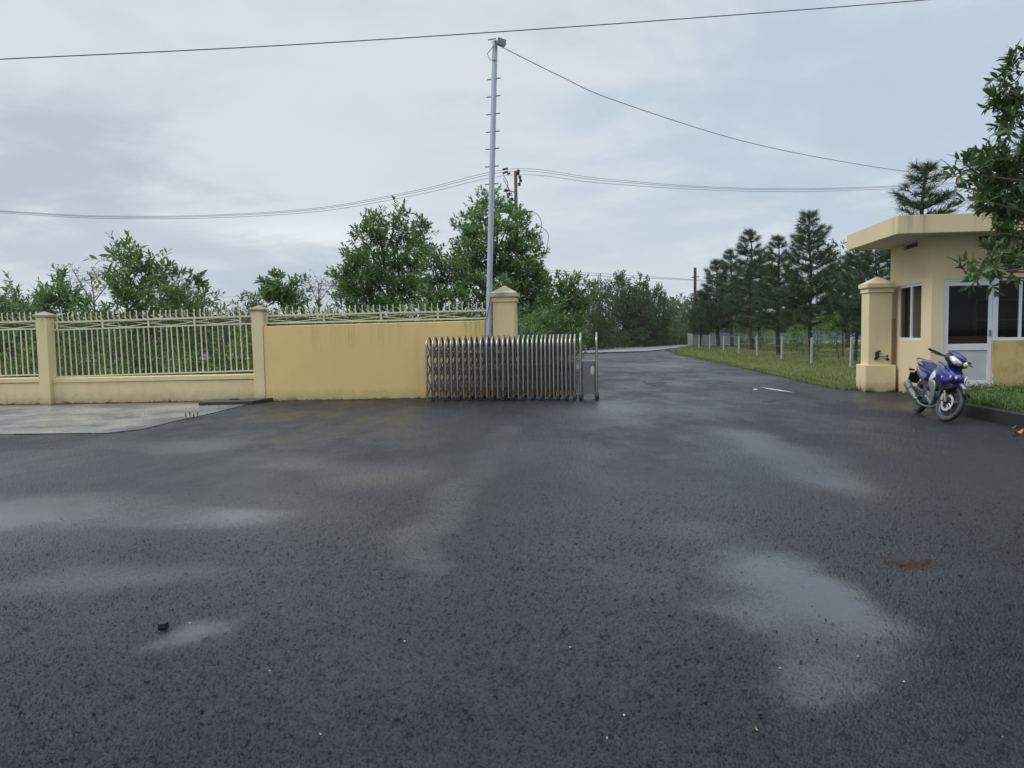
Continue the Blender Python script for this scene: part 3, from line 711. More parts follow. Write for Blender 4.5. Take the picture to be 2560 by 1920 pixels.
# ================================================================ FOLDING GATE
g0, g1 = Vector((-1.86, 16.62, 0)), Vector((1.86, 16.22, 0))
ex = (g1 - g0).normalized(); GYAW = math.atan2(ex.y, ex.x)
GT = empty('folding_gate', g0, GYAW, 'stainless steel folding gate pushed together in front of the yellow wall', 'gate')
def along(px, py=985):                             # where the pixel column meets the front leg line
    d = ray(px, py); k = d.x / d.y
    return (k * g0.y - g0.x) / (ex.x - k * ex.y)
legs_px = [125, 194, 262, 328, 395, 462, 528, 594, 660, 722, 785, 845, 905, 965, 1024, 1080, 1134, 1187, 1240, 1290, 1340, 1388, 1435, 1481, 1526, 1572, 1618, 1664, 1711, 1757]
SX = [along(1040 + p / 4.424) for p in legs_px]
DEP, GHt = 0.50, 1.385
def arch(b, h=GHt, r=0.0245, x=0.0, dep=DEP):
    pts = [(x, 0, 0.055), (x, 0, h - 0.27)]
    for k in range(1, 12):
        a = math.pi * k / 12
        pts.append((x, dep / 2 - dep / 2 * math.cos(a), h - 0.27 + 0.27 * math.sin(a)))
    pts += [(x, dep, h - 0.27), (x, dep, 0.055)]
    return b.tube(pts, r, 10)
def caster(b, x, y, r=0.045):
    M = Matrix.Translation((x, y, r)) @ Matrix.Rotation(R(90), 4, 'X')
    return b.lathe([(0.012, -0.02), (r * 0.8, -0.02), (r, -0.012), (r, 0.012), (r * 0.8, 0.02), (0.012, 0.02)], 16, M)
tiers = [0.17, 0.58, 0.97, 1.22]
amesh = arch(MB()).build('arch_frame', M_['steel'], GT, 40)
cm = MB(); caster(cm, 0, 0); caster(cm, 0, DEP); cm.box((-0.035, -0.03, 0.035), (0.035, 0.03, 0.085)); cm.box((-0.035, DEP - 0.03, 0.035), (0.035, DEP + 0.03, 0.085))
cmo = cm.build('wheel', M_['rubber'], amesh, 40)
rf = MB().box((-0.012, -0.034, 0.125), (0.012, -0.022, 0.235)).build('reflector', M_['reflector'], amesh)
nt = MB()
for z in tiers[1:]:
    for y in (0.04, DEP - 0.04): nt.tube([(-0.03, y, z), (0.03, y, z)], 0.012, 6)
nto = nt.build('pivot', M_['steel_bar'], amesh)
rr = random.Random(3)
for i, sx in enumerate(SX):
    if i == 0: o = amesh
    else:
        o = amesh.copy(); col.objects.link(o); o.parent = GT
        c = nto.copy(); col.objects.link(c); c.parent = o
        if i % 2:
            c = cmo.copy(); col.objects.link(c); c.parent = o
            c = rf.copy(); col.objects.link(c); c.parent = o
            if i > 15 and rr.random() < 0.6: c.data = c.data.copy(); c.data.materials[0] = M_['amber']
    o.location = (sx, rr.uniform(-0.006, 0.006), 0); o.rotation_euler = (0, rr.uniform(-.005, .005), rr.uniform(-.02, .02))
for ch in list(amesh.children):                       # the first frame carries no caster
    if ch.name in ('wheel', 'reflector'):
        bpy.data.objects.remove(ch)
for i in range(len(SX) - 1):
    b = MB(); w_ = SX[i + 1] - SX[i]
    for y in (0.035, DEP - 0.035):
        for k in range(3):
            zc = [0.12, 0.50, 0.88, 1.235]
            z0, z1 = zc[k], zc[k + 1]
            for za, zb, dy in ((z0, z1, 0.0), (z1, z0, 0.014)):
                b.tube([(0.0, y + dy, za), (w_, y + dy, zb)], 0.0145, 4, flat=0.4)
    b.tube([(0.0, 0.02, 0.30), (w_, 0.02, 0.30)], 0.006, 4)
    b.build('scissor_bars', M_['steel_bar'], GT).location = (SX[i], 0, 0)
hx = [along(1040 + 1823 / 4.424), along(1040 + 2001 / 4.424)]
for x in hx:
    o = arch(MB(), GHt + 0.03, 0.026).build('arch_frame', M_['steel'], GT, 40); o.location = (x, 0, 0)
    cm = MB(); caster(cm, 0, 0, 0.05); caster(cm, 0, DEP, 0.05); cm.box((-0.045, -0.032, 0.04), (0.045, 0.032, 0.10)); cm.box((-0.045, DEP - 0.032, 0.04), (0.045, DEP + 0.032, 0.10))
    cm.build('wheel', M_['rubber'], o, 40)
hb = MB().box((hx[0] + 0.03, 0.03, 0.13), (hx[1] - 0.03, DEP - 0.03, 0.815)).build('motor_housing', M_['plate'], GT, bevel=0.012)
b = MB(); b.box((hx[0] - 0.13, -0.012, 0.80), (hx[1], 0.012, 0.835)); b.box((hx[0] - 0.13, DEP - 0.012, 0.80), (hx[1], DEP + 0.012, 0.835)); b.box((hx[0] - 0.13, -0.012, 0.14), (hx[1], 0.012, 0.16)); b.box((hx[0] + 0.02, 0.0, 0.818), (hx[1] - 0.02, DEP, 0.832)); b.build('crossbar', M_['steel'], GT)
b = MB(); b.lathe([(0.0, 0.0), (0.05, 0.0), (0.075, -0.012), (0.08, -0.03)], 20, Matrix.Translation((hx[1] - 0.085, 0.03, 0.62)) @ Matrix.Diagonal((0.6, 1, 1.35, 1)) @ Matrix.Rotation(R(90), 4, 'X') @ Matrix.Translation((0, 0, 0.03))); b.build('plate_reflection', M_['glintwhite'], hb, 40)  # pale dish modelled in place of a reflection on the steel plate

# ================================================================ LAMP POLE
LB = Vector((-0.565, 17.13, 0)); LTop = at(1237.5, 103, 17.13)
LP = empty('lamp_pole', LB, 0, 'tall grey galvanised lamp pole with climbing rungs, standing behind the folding gate', 'lamp pole')
lv = LTop - LB
b = MB(); b.tube([(0, 0, 0), lv * 0.34, lv], [0.066, 0.063, 0.058], 14); b.build('pole', M_['galv'], LP, 40)
MB().tube([lv * 0.318, lv * 0.326], 0.070, 14).build('collar', M_['galv'], LP, 40)
for py in (197, 240.7, 285, 329, 372, 416, 460, 97):
    k = (at(1235, py, 17.13).z) / lv.z; c = lv * k
    x1_ = 0.155 if py != 97 else 0.02
    d = Vector((0.93, -0.36, 0))
    MB().tube([c - d * 0.165, c + d * x1_], 0.0135, 6).build('rung', M_['rung'], LP)
fl = empty('floodlight', lv + Vector((0.13, -0.12, -0.07))); fl.parent = LP; fl.rotation_euler = (R(12), R(10), R(28))
b = MB(); b.loft([[(-a, y, -c), (a, y, -c), (a, y, c), (-a, y, c)] for a, c, y in ((0.098, 0.076, -0.045), (0.098, 0.076, -0.015), (0.07, 0.055, 0.045))]); b.build('lamp_housing', M_['rung'], fl, bevel=0.01)
MB().box((-0.08, -0.050, -0.06), (0.08, -0.0455, 0.06)).build('lamp_glass', M_['lampglass'], fl)
b = MB(); b.tube([(-0.125, 0, 0), (-0.125, 0.09, 0.0), (0.125, 0.09, 0), (0.125, 0, 0)], 0.012, 6); b.build('bracket', M_['rung'], fl)
b = MB(); b.tube([lv * 0.985 + Vector((-0.02, -0.06, 0)), lv * 0.965 + Vector((-0.16, -0.08, -0.02)), lv * 0.95 + Vector((-0.10, -0.07, -0.03)), lv * 0.945 + Vector((0.05, -0.07, 0))], 0.008, 5)
b.tube([lv * 0.30 + Vector((0.05, -0.055, 0)), lv * 0.26 + Vector((0.0, -0.085, 0)), lv * 0.22 + Vector((-0.075, -0.05, 0)), lv * 0.10 + Vector((-0.07, -0.03, 0)), lv * 0.02 + Vector((-0.07, -0.03, 0))], 0.009, 5); b.build('cable', M_['wire'], LP)

# ================================================================ OVERHEAD WIRES AND UTILITY POLES
def spline(pts, n=10):
    pts = [Vector(p) for p in pts]; out = []
    for i in range(len(pts) - 1):
        p0, p1, p2, p3 = pts[max(i - 1, 0)], pts[i], pts[i + 1], pts[min(i + 2, len(pts) - 1)]
        for k in range(n):
            t = k / n
            out.append(0.5 * ((2 * p1) + (p2 - p0) * t + (2 * p0 - 5 * p1 + 4 * p2 - p3) * t * t + (3 * p1 - p0 - 3 * p2 + p3) * t ** 3))
    return out + [pts[-1]]
def wire(name, pix, rad, label, group=None, ext=None):
    pts = spline([at(*p) for p in pix], 8)
    b = MB(); b.tube(pts, rad, 5)
    return tag(b.build(name, M_['wire'], None, 60), label, 'cable', group)
wire('overhead_cable', [(-500, 172, 19), (0, 148, 19.6), (640, 117, 20.4), (1240, 80, 21), (1800, 40, 21.6), (2310, 0, 22), (2900, -52, 22.6)], 0.014, 'single dark cable crossing the whole sky near the top of the picture')
wire('lamp_cable', [(1240, 110, 17.15), (1400, 190, 18.5), (1540, 252, 19.8), (1859, 353, 22.6), (2148, 411, 25), (2380, 441, 27), (2700, 462, 29.5)], 0.009, 'thin cable sagging from the lamp pole top down to the right')
for k, (dy, dl) in enumerate(((0, 'topmost'), (4.5, 'middle'), (11.5, 'lowest'))):
    Lq = [(-500, 498 + dy * .3, 40), (0, 527 + dy * .45, 41), (250, 540 + dy * .5, 41.6), (520, 538 + dy * .6, 42.2), (800, 519 + dy * .8, 43), (1050, 474 + dy, 44), (1284, 422 + dy * 1.3, 45)]
    Rq = [(1290, 422 + dy * 1.3, 45), (1500, 446 + dy, 45.6), (1750, 466 + dy * .7, 46.3), (2000, 472 + dy * .6, 47), (2250, 464 + dy * .6, 47.6), (2400, 455 + dy * .6, 48), (2800, 420 + dy * .6, 49)]
    wire('power_line', Lq + Rq[1:], 0.011, dl + ' of the three power lines sagging on both sides of the brown utility pole', 'power lines on the utility pole')
wire('far_wire', [(1180, 664, 86), (1357, 675, 84), (1550, 687, 82), (1737, 699, 80), (1900, 706, 78)], 0.02, 'upper of two thin distant wires running to the far dark red pole', 'distant wires to the far pole')
wire('far_wire', [(1180, 668, 86), (1357, 679.5, 84), (1550, 693, 82), (1737, 701, 80), (1860, 716, 70)], 0.02, 'lower of two thin distant wires running to the far dark red pole', 'distant wires to the far pole')
wire('far_wire', [(-300, 700, 90), (0, 720, 90), (120, 730, 90), (300, 741, 90), (530, 744, 90), (760, 728, 90), (900, 710, 90), (1100, 690, 90)], 0.018, 'thin distant wire low over the trees on the left, the upper one', 'distant wires over the left trees')
wire('far_wire', [(-300, 722, 88), (0, 738, 88), (110, 748, 88), (300, 760, 88), (540, 756, 88), (740, 735, 88), (880, 712, 88), (1100, 694, 88)], 0.018, 'thin distant wire low over the trees on the left, the lower one', 'distant wires over the left trees')
UP = empty('utility_pole', (0.38, 45, 0), 0, 'brown weathered utility pole with insulators rising behind the trees', 'utility pole')
MB().tube([(0, 0, -0.2), (0.02, 0, 10.75)], [0.115, 0.092], 12).build('pole', M_['oldpole'], UP, 40)
b = MB(); b.box((-1.05, -0.30, 8.33), (0.95, -0.22, 8.43)); b.box((-0.8, -0.32, 8.43), (-0.3, 0.0, 8.56)); b.tube([(-0.2, -.25, 8.35), (-0.1, -.24, 7.9)], .05, 6); b.build('crossarm', M_['oldpole'], UP)
b = MB()
for (x, z) in ((0.16, 10.55), (0.26, 10.35), (0.30, 10.15), (0.22, 9.95), (0.18, 10.7)): b.lathe([(0.03, -.1), (.11, -.07), (.05, -.02), (.11, .03), (.03, .1)], 10, Matrix.Translation((x, -0.2, z)))
for (px, py) in ((1260, 423), (1266, 422), (1260, 432), (1266, 430), (1272, 434)):
    p = at(px, py, 44.9) - Vector((0.38, 45, 0)); b.tube([p + Vector((-.09, 0, -.02)), p + Vector((.09, 0, .02))], .06, 8)
for (x, z) in ((-0.55, 9.62), (-0.38, 9.40), (-0.22, 9.12)): b.lathe([(0.03, -.09), (.16, -.06), (.07, -.01), (.16, .03), (.03, .09)], 10, Matrix.Translation((x, -0.2, z)))
b.build('insulator', M_['porcelain'], UP, 40)
b = MB()
for s_, (a, m1, m2, e) in enumerate((((-0.70, 10.5), (-0.45, 10.0), (-0.55, 9.7), (-0.62, 9.62)), ((-0.70, 10.3), (-0.5, 9.9), (-0.36, 9.55), (-0.38, 9.42)), ((-0.46, 10.15), (-0.42, 9.8), (-0.22, 9.4), (-0.22, 9.16)),
                                     ((-0.55, 9.55), (-0.5, 9.2), (-0.9, 8.9), (-1.1, 8.5)), ((-0.38, 9.32), (-0.4, 9.0), (-0.7, 8.7), (-0.85, 8.45)), ((-0.22, 9.05), (-0.3, 8.8), (-0.35, 8.6), (-0.5, 8.5)),
                                     ((0.95, 8.4), (1.25, 8.2), (1.45, 7.8), (1.42, 7.2)), ((1.2, 7.6), (1.6, 7.4), (1.85, 7.0), (1.75, 6.3)))):
    b.tube(spline([(p[0], -0.25, p[1]) for p in (a, m1, m2, e)], 6), 0.018, 5)
b.tube([(0, -0.2, 9.5), (-0.62, -0.2, 9.66)], 0.03, 5); b.tube([(0, -0.2, 9.0), (-0.3, -0.2, 9.1)], 0.03, 5)
b.build('jumper_wire', M_['wire'], UP)
FP = empty('far_pole', (19.05, 80, 0), 0, 'slim dark red pole standing far behind the pine row', 'utility pole')
MB().tube([(0, 0, -.2), (0.05, 0, 7.85)], [0.17, 0.15], 8).build('pole', M_['darkpole'], FP, 40)
MB().tube([(-0.35, -.1, 6.85), (0.45, -.1, 6.95)], 0.05, 6).build('crossarm', M_['darkpole'], FP)

# ================================================================ SMALL THINGS ON THE GROUND
b = MB(); b.prism([(-6.72, 16.42), (-5.62, 16.55), (-5.40, 17.34), (-6.75, 17.21)], -0.02, 0.075); b.box((-6.25, 16.95, 0.075), (-6.05, 17.02, 0.10))
tag(b.build('access_cover', M_['darkconc'], bevel=0.006), 'low black wet concrete access cover at the foot of the slim pillar', 'cover')
for i, (px, py) in enumerate(((465, 1042), (475, 1039.5), (484.5, 1042.5), (494, 1039.5))):
    p = gnd(px, py); o = MB().tube([(0, 0, 0.0), (0.005 * (i - 1), 0, 0.07)], 0.011, 6).build('anchor_bolt', M_['rust']); o.location = p
    tag(o, 'short rusty anchor bolt standing in the group of four on the wet concrete', 'bolt', 'four anchor bolts in the concrete')
def pebble(sz, seed, m_):
    rng = random.Random(seed); b = MB(); rings = []
    for k in range(5):
        a = math.pi * (k + 0.35) / 5.7; rings.append([(math.sin(a) * sz * math.cos(q * 1.047) * rng.uniform(.75, 1.15), math.sin(a) * sz * .8 * math.sin(q * 1.047) * rng.uniform(.75, 1.15), sz * .72 - math.cos(a) * sz * .72) for q in range(6)])
    b.loft(rings); return b.build('stone', m_)
b = MB(); b.loft([[(-.022, -.018, 0), (.020, -.020, 0), (.024, .016, 0), (-.018, .020, 0)], [(-.020, -.016, .026), (.019, -.017, .030), (.021, .015, .027), (-.016, .017, .031)]]); o = b.build('stone', M_['stone'], bevel=.004); o.location = gnd(408, 1569); tag(o, 'lone black stone lying on the wet asphalt at the lower left', 'stone')
for k, (px, py) in enumerate(((1915, 1615), (2043, 1600), (1900, 1790), (2003, 1655), (1630, 1500), (1000, 1600))):
    o = pebble(0.007 + 0.002 * (k % 3), 20 + k, M_['stone']); o.location = gnd(px, py); tag(o, 'small dark stone lying loose on the wet asphalt', 'stone', 'small loose stones on the asphalt')
for k, (px, py) in enumerate(((1425, 1620), (1560, 1790), (2260, 1706), (1012, 1605), (1950, 1672))):
    o = pebble(0.0055, 40 + k, M_['palestone']); o.location = gnd(px, py); tag(o, 'tiny pale chip lying on the wet asphalt', 'stone', 'pale chips on the asphalt')
def dead_leaf(L, w_, curl, seed):
    b = MB(); rows = []
    for k in range(7):
        t = k / 6; ww = w_ * math.sin(math.pi * min(1, t * 0.92 + 0.06)) ** 0.8
        rows.append([(t * L - L / 2, -ww, 0.012 + curl * (t - .5) ** 2 + 0.3 * ww), (t * L - L / 2, 0, 0.004 + curl * (t - .5) ** 2), (t * L - L / 2, ww, 0.012 + curl * (t - .5) ** 2 + 0.2 * ww)])
    b.loft(rows, False, None, False); o = b.build('dead_leaf', M_['deadleaf'], None, 80)
    return o
leaf0 = dead_leaf(0.17, 0.034, 0.25, 1)
LL = [((2543, 1087), 20, 1.15, 'largest tan dead leaf on the asphalt by the kerb'), ((2530, 1072), 160, 0.7, None), ((2508, 1055), 60, 0.6, None), ((2533, 1048), 100, 0.7, None), ((2415, 1040), 30, 0.6, None), ((1893, 1827), 110, 0.14, 'little brown leaf bit lying nearest to the viewer on the asphalt'), ((2145, 1645), 70, 0.14, 'little brown leaf bit in the wet patch at the lower right')]
for i, (p, a, s_, lab) in enumerate(LL):
    o = leaf0 if i == 0 else leaf0.copy()
    if i: col.objects.link(o)
    o.location = gnd(*p); o.rotation_euler = (0.1, 0.05, R(a)); o.scale = (s_,) * 3
    tag(o, lab or 'small tan dead leaf lying at the foot of the kerb', 'leaf', 'dead leaves on the asphalt')
def flat_mark(name, pix, m_, lab, cat):
    me = bpy.data.meshes.new(name); me.from_pydata([(*gnd(*p)[:2], 0.004) for p in pix], [], [tuple(range(len(pix)))]); me.materials.append(m_)
    o = bpy.data.objects.new(name, me); col.objects.link(o); return tag(o, lab, cat)
flat_mark('paint_streak', [(1903, 968.5), (1925, 971), (1960, 976.5), (1986, 981.5), (1955, 978.5), (1920, 973)], M_['paint'], 'thin worn white paint streak on the road near the lawn', 'road marking')
flat_mark('paint_scrap', [(1883, 972.5), (1894, 972), (1893, 975), (1884, 975)], M_['paint'], 'little white paint scrap left of the paint streak', 'road marking')
def twig(pts, rad, lab):
    b = MB(); b.tube(pts, rad, 5); b.tube([pts[1], pts[1] + Vector((0.05, 0.25, 0.03))], rad * .7, 4)
    return tag(b.build('fallen_twig', M_['bark']), lab, 'twig', 'fallen twigs on the road')
twig([gnd(1609, 954, .02), gnd(1620, 958.5, .02), gnd(1642, 957.5, .03), gnd(1665, 956.5, .02)], 0.011, 'long thin fallen twig lying across the road beyond the gate')
twig([gnd(1629, 963.5, .02), gnd(1638, 964, .03), gnd(1650, 966, .02)], 0.012, 'short dark fallen twig just in front of the long one')
twig([gnd(1905, 1003, .02), gnd(1925, 1003, .02), gnd(1940, 1002, .02)], 0.008, 'thin fallen twig on the wet road near the motorbike')
# loose chips of stone on the asphalt: nobody could count them
rng = np.random.default_rng(5)
b = MB()
for k in range(900):
    y = float(2.3 + 11 * rng.random() ** 1.6); x = float((rng.random() - .5) * 1.5 * y); s_ = float(0.0025 + 0.0045 * rng.random() ** 2)
    vs = [(x + s_ * math.cos(q * 1.57 + k), y + s_ * math.sin(q * 1.57 + k), 0) for q in range(4)] + [(x, y, s_ * 1.3)]
    b.raw(vs, [(0, 1, 4), (1, 2, 4), (2, 3, 4), (3, 0, 4)])
tag(b.build('loose_grit', M_['stone']), 'loose dark grit scattered over the wet asphalt', 'grit', kind='stuff')

# ================================================================ FAR WALL, POSTS AND WIRES ON THE LAWN
b = MB()
b.loft([[(x, y, -0.1), (x, y, 1.02), (x + .12, y + .2, 1.02), (x + .12, y + .2, -0.1)] for x, y in ((17.35, 73.5), (26, 78.5), (42, 88), (70, 104))])
fw_ = empty('boundary_wall', (0, 0, 0), 0, 'low blue grey boundary wall running behind the pine row', 'wall')
b.build('wall_body', M_['bluegrey'], fw_)
b = MB(); b.loft([[(x - .06, y - .1, 1.02), (x - .06, y - .1, 1.10), (x + .18, y + .3, 1.10), (x + .18, y + .3, 1.02)] for x, y in ((17.35, 73.5), (26, 78.5), (42, 88), (70, 104))]); b.build('coping', M_['bluegrey'], fw_)
b = MB(); b.box((16.9, 73.4, -.1), (17.3, 73.8, 1.15)); b.build('end_pier', M_['conc'], fw_)
post0 = MB().loft([[(-k, -k, z), (k, -k, z), (k, k, z), (-k, k, z)] for k, z in ((.040, -.1), (.037, 1.09), (.026, 1.12))]).build('fence_post', M_['post'], None, bevel=0.012)
PP = []
PPIX = [(405, 1224, 1110), (489, 1222, 1122), (579, 1236, 1122), (692, 1236, 1130), (819, 1277, 1130), (974, 1300, 1128), (1175, 1328, 1133), (1423, 1365, 1140), (1748, 1392, 1140)]
YY = [66, 62, 57.3, 52.5, 45.0, 40.3, 35.4, 30.6, 27.2]
names9 = ['ninth and farthest white post, at the end of the boundary wall', 'eighth white post counted from the peach pillar', 'seventh white post counted from the peach pillar', 'sixth white post counted from the peach pillar', 'fifth white post counted from the peach pillar', 'fourth white post counted from the peach pillar', 'third white post counted from the peach pillar', 'second white post counted from the peach pillar', 'white concrete post nearest to the peach pillar']
for i, ((zx, zb, zt_), Y, lab) in enumerate(zip(PPIX, YY, names9)):
    o = post0 if i == 0 else post0.copy()
    if i: col.objects.link(o)
    p = at(1600 + zx / 3.318, 500 + zb / 3.318, Y); q = at(1600 + zx / 3.318, 500 + zt_ / 3.318, Y)
    o.location = (p.x, Y, 0.03); o.scale = (1, 1, (q.z - 0.03) / 1.12); o.rotation_euler = (R((i * 37) % 5 - 2), R((i * 23) % 5 - 2), R(10))
    PP.append(Vector((p.x, Y, 0.03)))
    tag(o, lab, 'post', 'white posts along the lawn')
PP.append(Vector((12.4, 23.5, 0.03)))
for h, lab in ((0.98, 'top wire strung along the white posts'), (0.62, 'middle wire strung along the white posts'), (0.27, 'bottom wire strung along the white posts')):
    b = MB(); b.tube([p + Vector((-0.06, -0.08, h)) for p in PP], 0.0055, 4); tag(b.build('fence_wire', M_['rung']), lab, 'wire', 'wires along the white posts')

# ================================================================ FOLIAGE
def unit(a):
    return a / np.maximum(np.linalg.norm(a, axis=-1, keepdims=True), 1e-9)
LEAF6 = (np.array([(0, 0, 0), (0.42, 0.30, 0.14), (0.46, 0.62, 0.12), (0, 1, 0), (-0.46, 0.62, 0.12), (-0.42, 0.30, 0.14)]), [(0, 1, 2, 3), (0, 3, 4, 5)])
_ys = [0, 0.12, 0.34, 0.58, 0.80, 1.0]; _ws = [0.03, 0.28, 0.49, 0.46, 0.26, 0.0]
_v = []; _f = []
for _y, _w in zip(_ys, _ws): _v += [(-_w, _y, 0.22 * _w), (0, _y, 0), (_w, _y, 0.22 * _w)]
for _i in range(5):
    a_ = 3 * _i; _f += [(a_, a_ + 1, a_ + 4, a_ + 3), (a_ + 1, a_ + 2, a_ + 5, a_ + 4)]
LEAF18 = (np.array(_v), _f)
class Foliage:
    """leaves (one small folded blade each) and thin stems, linked as one crown mesh"""
    def __init__(s, seed=0): s.V = []; s.F = []; s.S = []; s.n = 0; s.rng = np.random.default_rng(seed); s.stems = MB()
    def leaves(s, P, D, N, L, W, tpl=LEAF6, droop=0.12):
        P, D, N = np.asarray(P, float), unit(np.asarray(D, float)), np.asarray(N, float)
        X = unit(np.cross(D, N)); Z = np.cross(X, D)
        tv, tf = tpl; k = len(tv)
        L = np.broadcast_to(L, (len(P),)); W = np.broadcast_to(W, (len(P),))
        tx = tv[None, :, 0] * W[:, None]; ty = tv[None, :, 1] * L[:, None]; tz = tv[None, :, 2] * W[:, None] - droop * L[:, None] * tv[None, :, 1] ** 2
        tx = tx + 0.10 * L[:, None] * np.sin(tv[None, :, 1] * 3.0) * s.rng.uniform(-1, 1, (len(P), 1))
        V = P[:, None, :] + X[:, None, :] * tx[..., None] + D[:, None, :] * ty[..., None] + Z[:, None, :] * tz[..., None]
        base = s.n + np.arange(len(P)) * k
        for f in tf:
            s.F.append((base[:, None] + np.array(f)[None, :]))
        s.V.append(V.reshape(-1, 3)); s.n += len(P) * k
    def sprays(s, P, D, slen, k, L, W, tpl=LEAF6, up=0.15, tight=0.0, stem=0.004, droop=0.12):
        P, D = np.asarray(P, float), unit(np.asarray(D, float)); n = len(P); r = s.rng
        A = unit(np.cross(D, np.where(np.abs(D[:, 2:3]) < 0.9, [[0, 0, 1.0]], [[1.0, 0, 0]]))); B = np.cross(D, A)
        sl = slen * r.uniform(0.6, 1.25, n)
        j = np.arange(k)[None, :]
        t = np.clip(tight + (1 - tight) * (j + 0.5) / k + r.uniform(-.05, .05, (n, k)), 0, 1)
        az = j * 2.4 + r.uniform(0, 6.28, (n, 1)) + r.uniform(-.4, .4, (n, k))
        al = np.radians(78 - 50 * t + r.uniform(-14, 14, (n, k)))
        pos = P[:, None, :] + D[:, None, :] * (sl[:, None] * t)[..., None]
        d = D[:, None, :] * np.cos(al)[..., None] + (A[:, None, :] * np.cos(az)[..., None] + B[:, None, :] * np.sin(az)[..., None]) * np.sin(al)[..., None]
        d = d + np.array([0, 0, up])
        N = np.array([0, 0, 1.0]) + D[:, None, :] * 0.7 + r.normal(0, 0.35, (n, k, 3))
        keep = r.random((n, k)) < 0.93
        sc = r.uniform(0.65, 1.2, (n, k)) * np.where(t > 0.85, 0.75, 1.0)
        s.leaves(pos[keep], d[keep], N[keep], (L * sc)[keep], (W * sc)[keep], tpl, droop)
        if stem:
            for p, q, l_ in zip(P, D, sl): s.stems.tube([p, p + q * l_ * 0.95], [stem, stem * 0.5], 3, False)
    def build(s, name, mats, parent=None):
        V = np.concatenate(s.V) if s.V else np.zeros((0, 3)); nl = len(V)
        sv = np.array(s.stems.v) if s.stems.v else np.zeros((0, 3))
        loops = []; starts = []; tot = 0; mi = []
        fl = []
        for F in s.F: fl.append((F.reshape(-1), F.shape[1], F.shape[0], 0))
        li = [f[0] for f in fl]; ls = [np.full(f[2], f[1]) for f in fl]; ml = [np.zeros(f[2], int) for f in fl]
        if len(sv):
            sf = s.stems.f; li.append(np.array([i + nl for f in sf for i in f])); ls.append(np.array([len(f) for f in sf])); ml.append(np.ones(len(sf), int))
        li = np.concatenate(li); ls = np.concatenate(ls); ml = np.concatenate(ml)
        me = bpy.data.meshes.new(name)
        allv = np.concatenate([V, sv]); me.vertices.add(len(allv)); me.vertices.foreach_set('co', allv.reshape(-1))
        me.loops.add(len(li)); me.loops.foreach_set('vertex_index', li.astype(np.int32))
        me.polygons.add(len(ls)); me.polygons.foreach_set('loop_start', np.concatenate([[0], np.cumsum(ls)[:-1]]).astype(np.int32)); me.polygons.foreach_set('loop_total', ls.astype(np.int32))
        for m_ in mats: me.materials.append(m_)
        me.polygons.foreach_set('material_index', ml.astype(np.int32)); me.polygons.foreach_set('use_smooth', np.zeros(len(ls), bool))
        me.update(); me.validate()
        o = bpy.data.objects.new(name, me); col.objects.link(o)
        if parent is not None: o.parent = parent
        return o

def clump_dirs(rng, c, r, n, axis, upw=0.45, flat=0.85):
    u = unit(rng.normal(0, 1, (n, 3)))
    out = c - axis; out[2] *= 0.3; out = out / max(np.linalg.norm(out), 1e-6)
    u = unit(u + out * 0.35 + np.array([0, 0, upw * 0.5]))
    rad = r * rng.uniform(0.35, 1.0, (n, 1)) ** 0.6
    p = c + u * rad * np.array([1, 1, flat])
    return p - u * 0.5 * rad * 0.3, unit(u + np.array([0, 0, upw]) + rng.normal(0, .25, (n, 3)))

def tree(name, base, clumps, dens, k, L, W, slen, mats, seed, label, cat='tree', group=None, trunk_r=0.08, tpl=LEAF6, stem=0.004, upw=0.45, fork=0.35, tight=0.0, droop=0.12, bark=None, limb=0.35):
    """clumps: (x, y, z, r) in world space; limbs run from the trunk to every clump"""
    rng = np.random.default_rng(seed)
    root = empty(name, base, 0, label, cat, group)
    C = np.array([c[:3] for c in clumps], float) - np.array(base); Rr = np.array([c[3] for c in clumps])
    top = C[np.argmax(C[:, 2])]; cz = C[:, 2]
    b = MB()
    H = top[2]; mid = np.array([top[0] * 0.35 + rng.normal(0, .05), top[1] * 0.35, H * 0.5])
    tp = spline([(0, 0, -0.1), (mid[0] * .4, mid[1] * .4, H * .22), tuple(mid), tuple(top)], 6)
    n = len(tp); b.tube(tp, [trunk_r * (1 - 0.86 * i / (n - 1)) for i in range(n)], 8)
    for c, r in zip(C, Rr):
        zt = c[2] - max(0.25 * H * rng.uniform(.5, 1.2), np.linalg.norm(c[:2] - mid[:2]) * rng.uniform(.5, .9))
        zt = min(max(zt, H * fork), H * .93)
        i = int(np.argmin([abs(p.z - zt) for p in tp])); s_ = tp[i]
        e = Vector(c); m_ = s_.lerp(e, 0.5) + Vector((0, 0, -0.06 * (e - s_).length)) + Vector(rng.normal(0, .04, 3)) * (e - s_).length
        if (e - s_).length > 0.05: b.tube(spline([s_, m_, e], 4), [trunk_r * limb * (1 - .75 * q / 8) for q in range(9)], 5, False)
    b.build('trunk', bark or M_['bark'], root, 60)
    fo = Foliage(seed + 1)
    for c, r in zip(C, Rr):
        nn_ = max(3, int(dens * (r ** 2)))
        P, D = clump_dirs(rng, c.copy(), r, nn_, np.array([mid[0], mid[1], c[2] * .8]), upw)
        fo.sprays(P, D, slen, k, L, W, tpl, 0.12, tight, stem, droop)
        if stem:
            for p in P[::3]: fo.stems.tube([Vector(c), Vector(p)], [stem * 1.6, stem], 3, False)
    fo.build('crown', mats, root)
    return root
def pc(lst, Y, dy, seed):                            # crown clumps: pixel x, pixel y, pixel radius at about depth Y
    rng = random.Random(seed); out = []
    for c in lst:
        y = Y + rng.uniform(-dy, dy); p = at(c[0], c[1], y); out.append((p.x, p.y, p.z, c[2] * y / FPX))
    return out
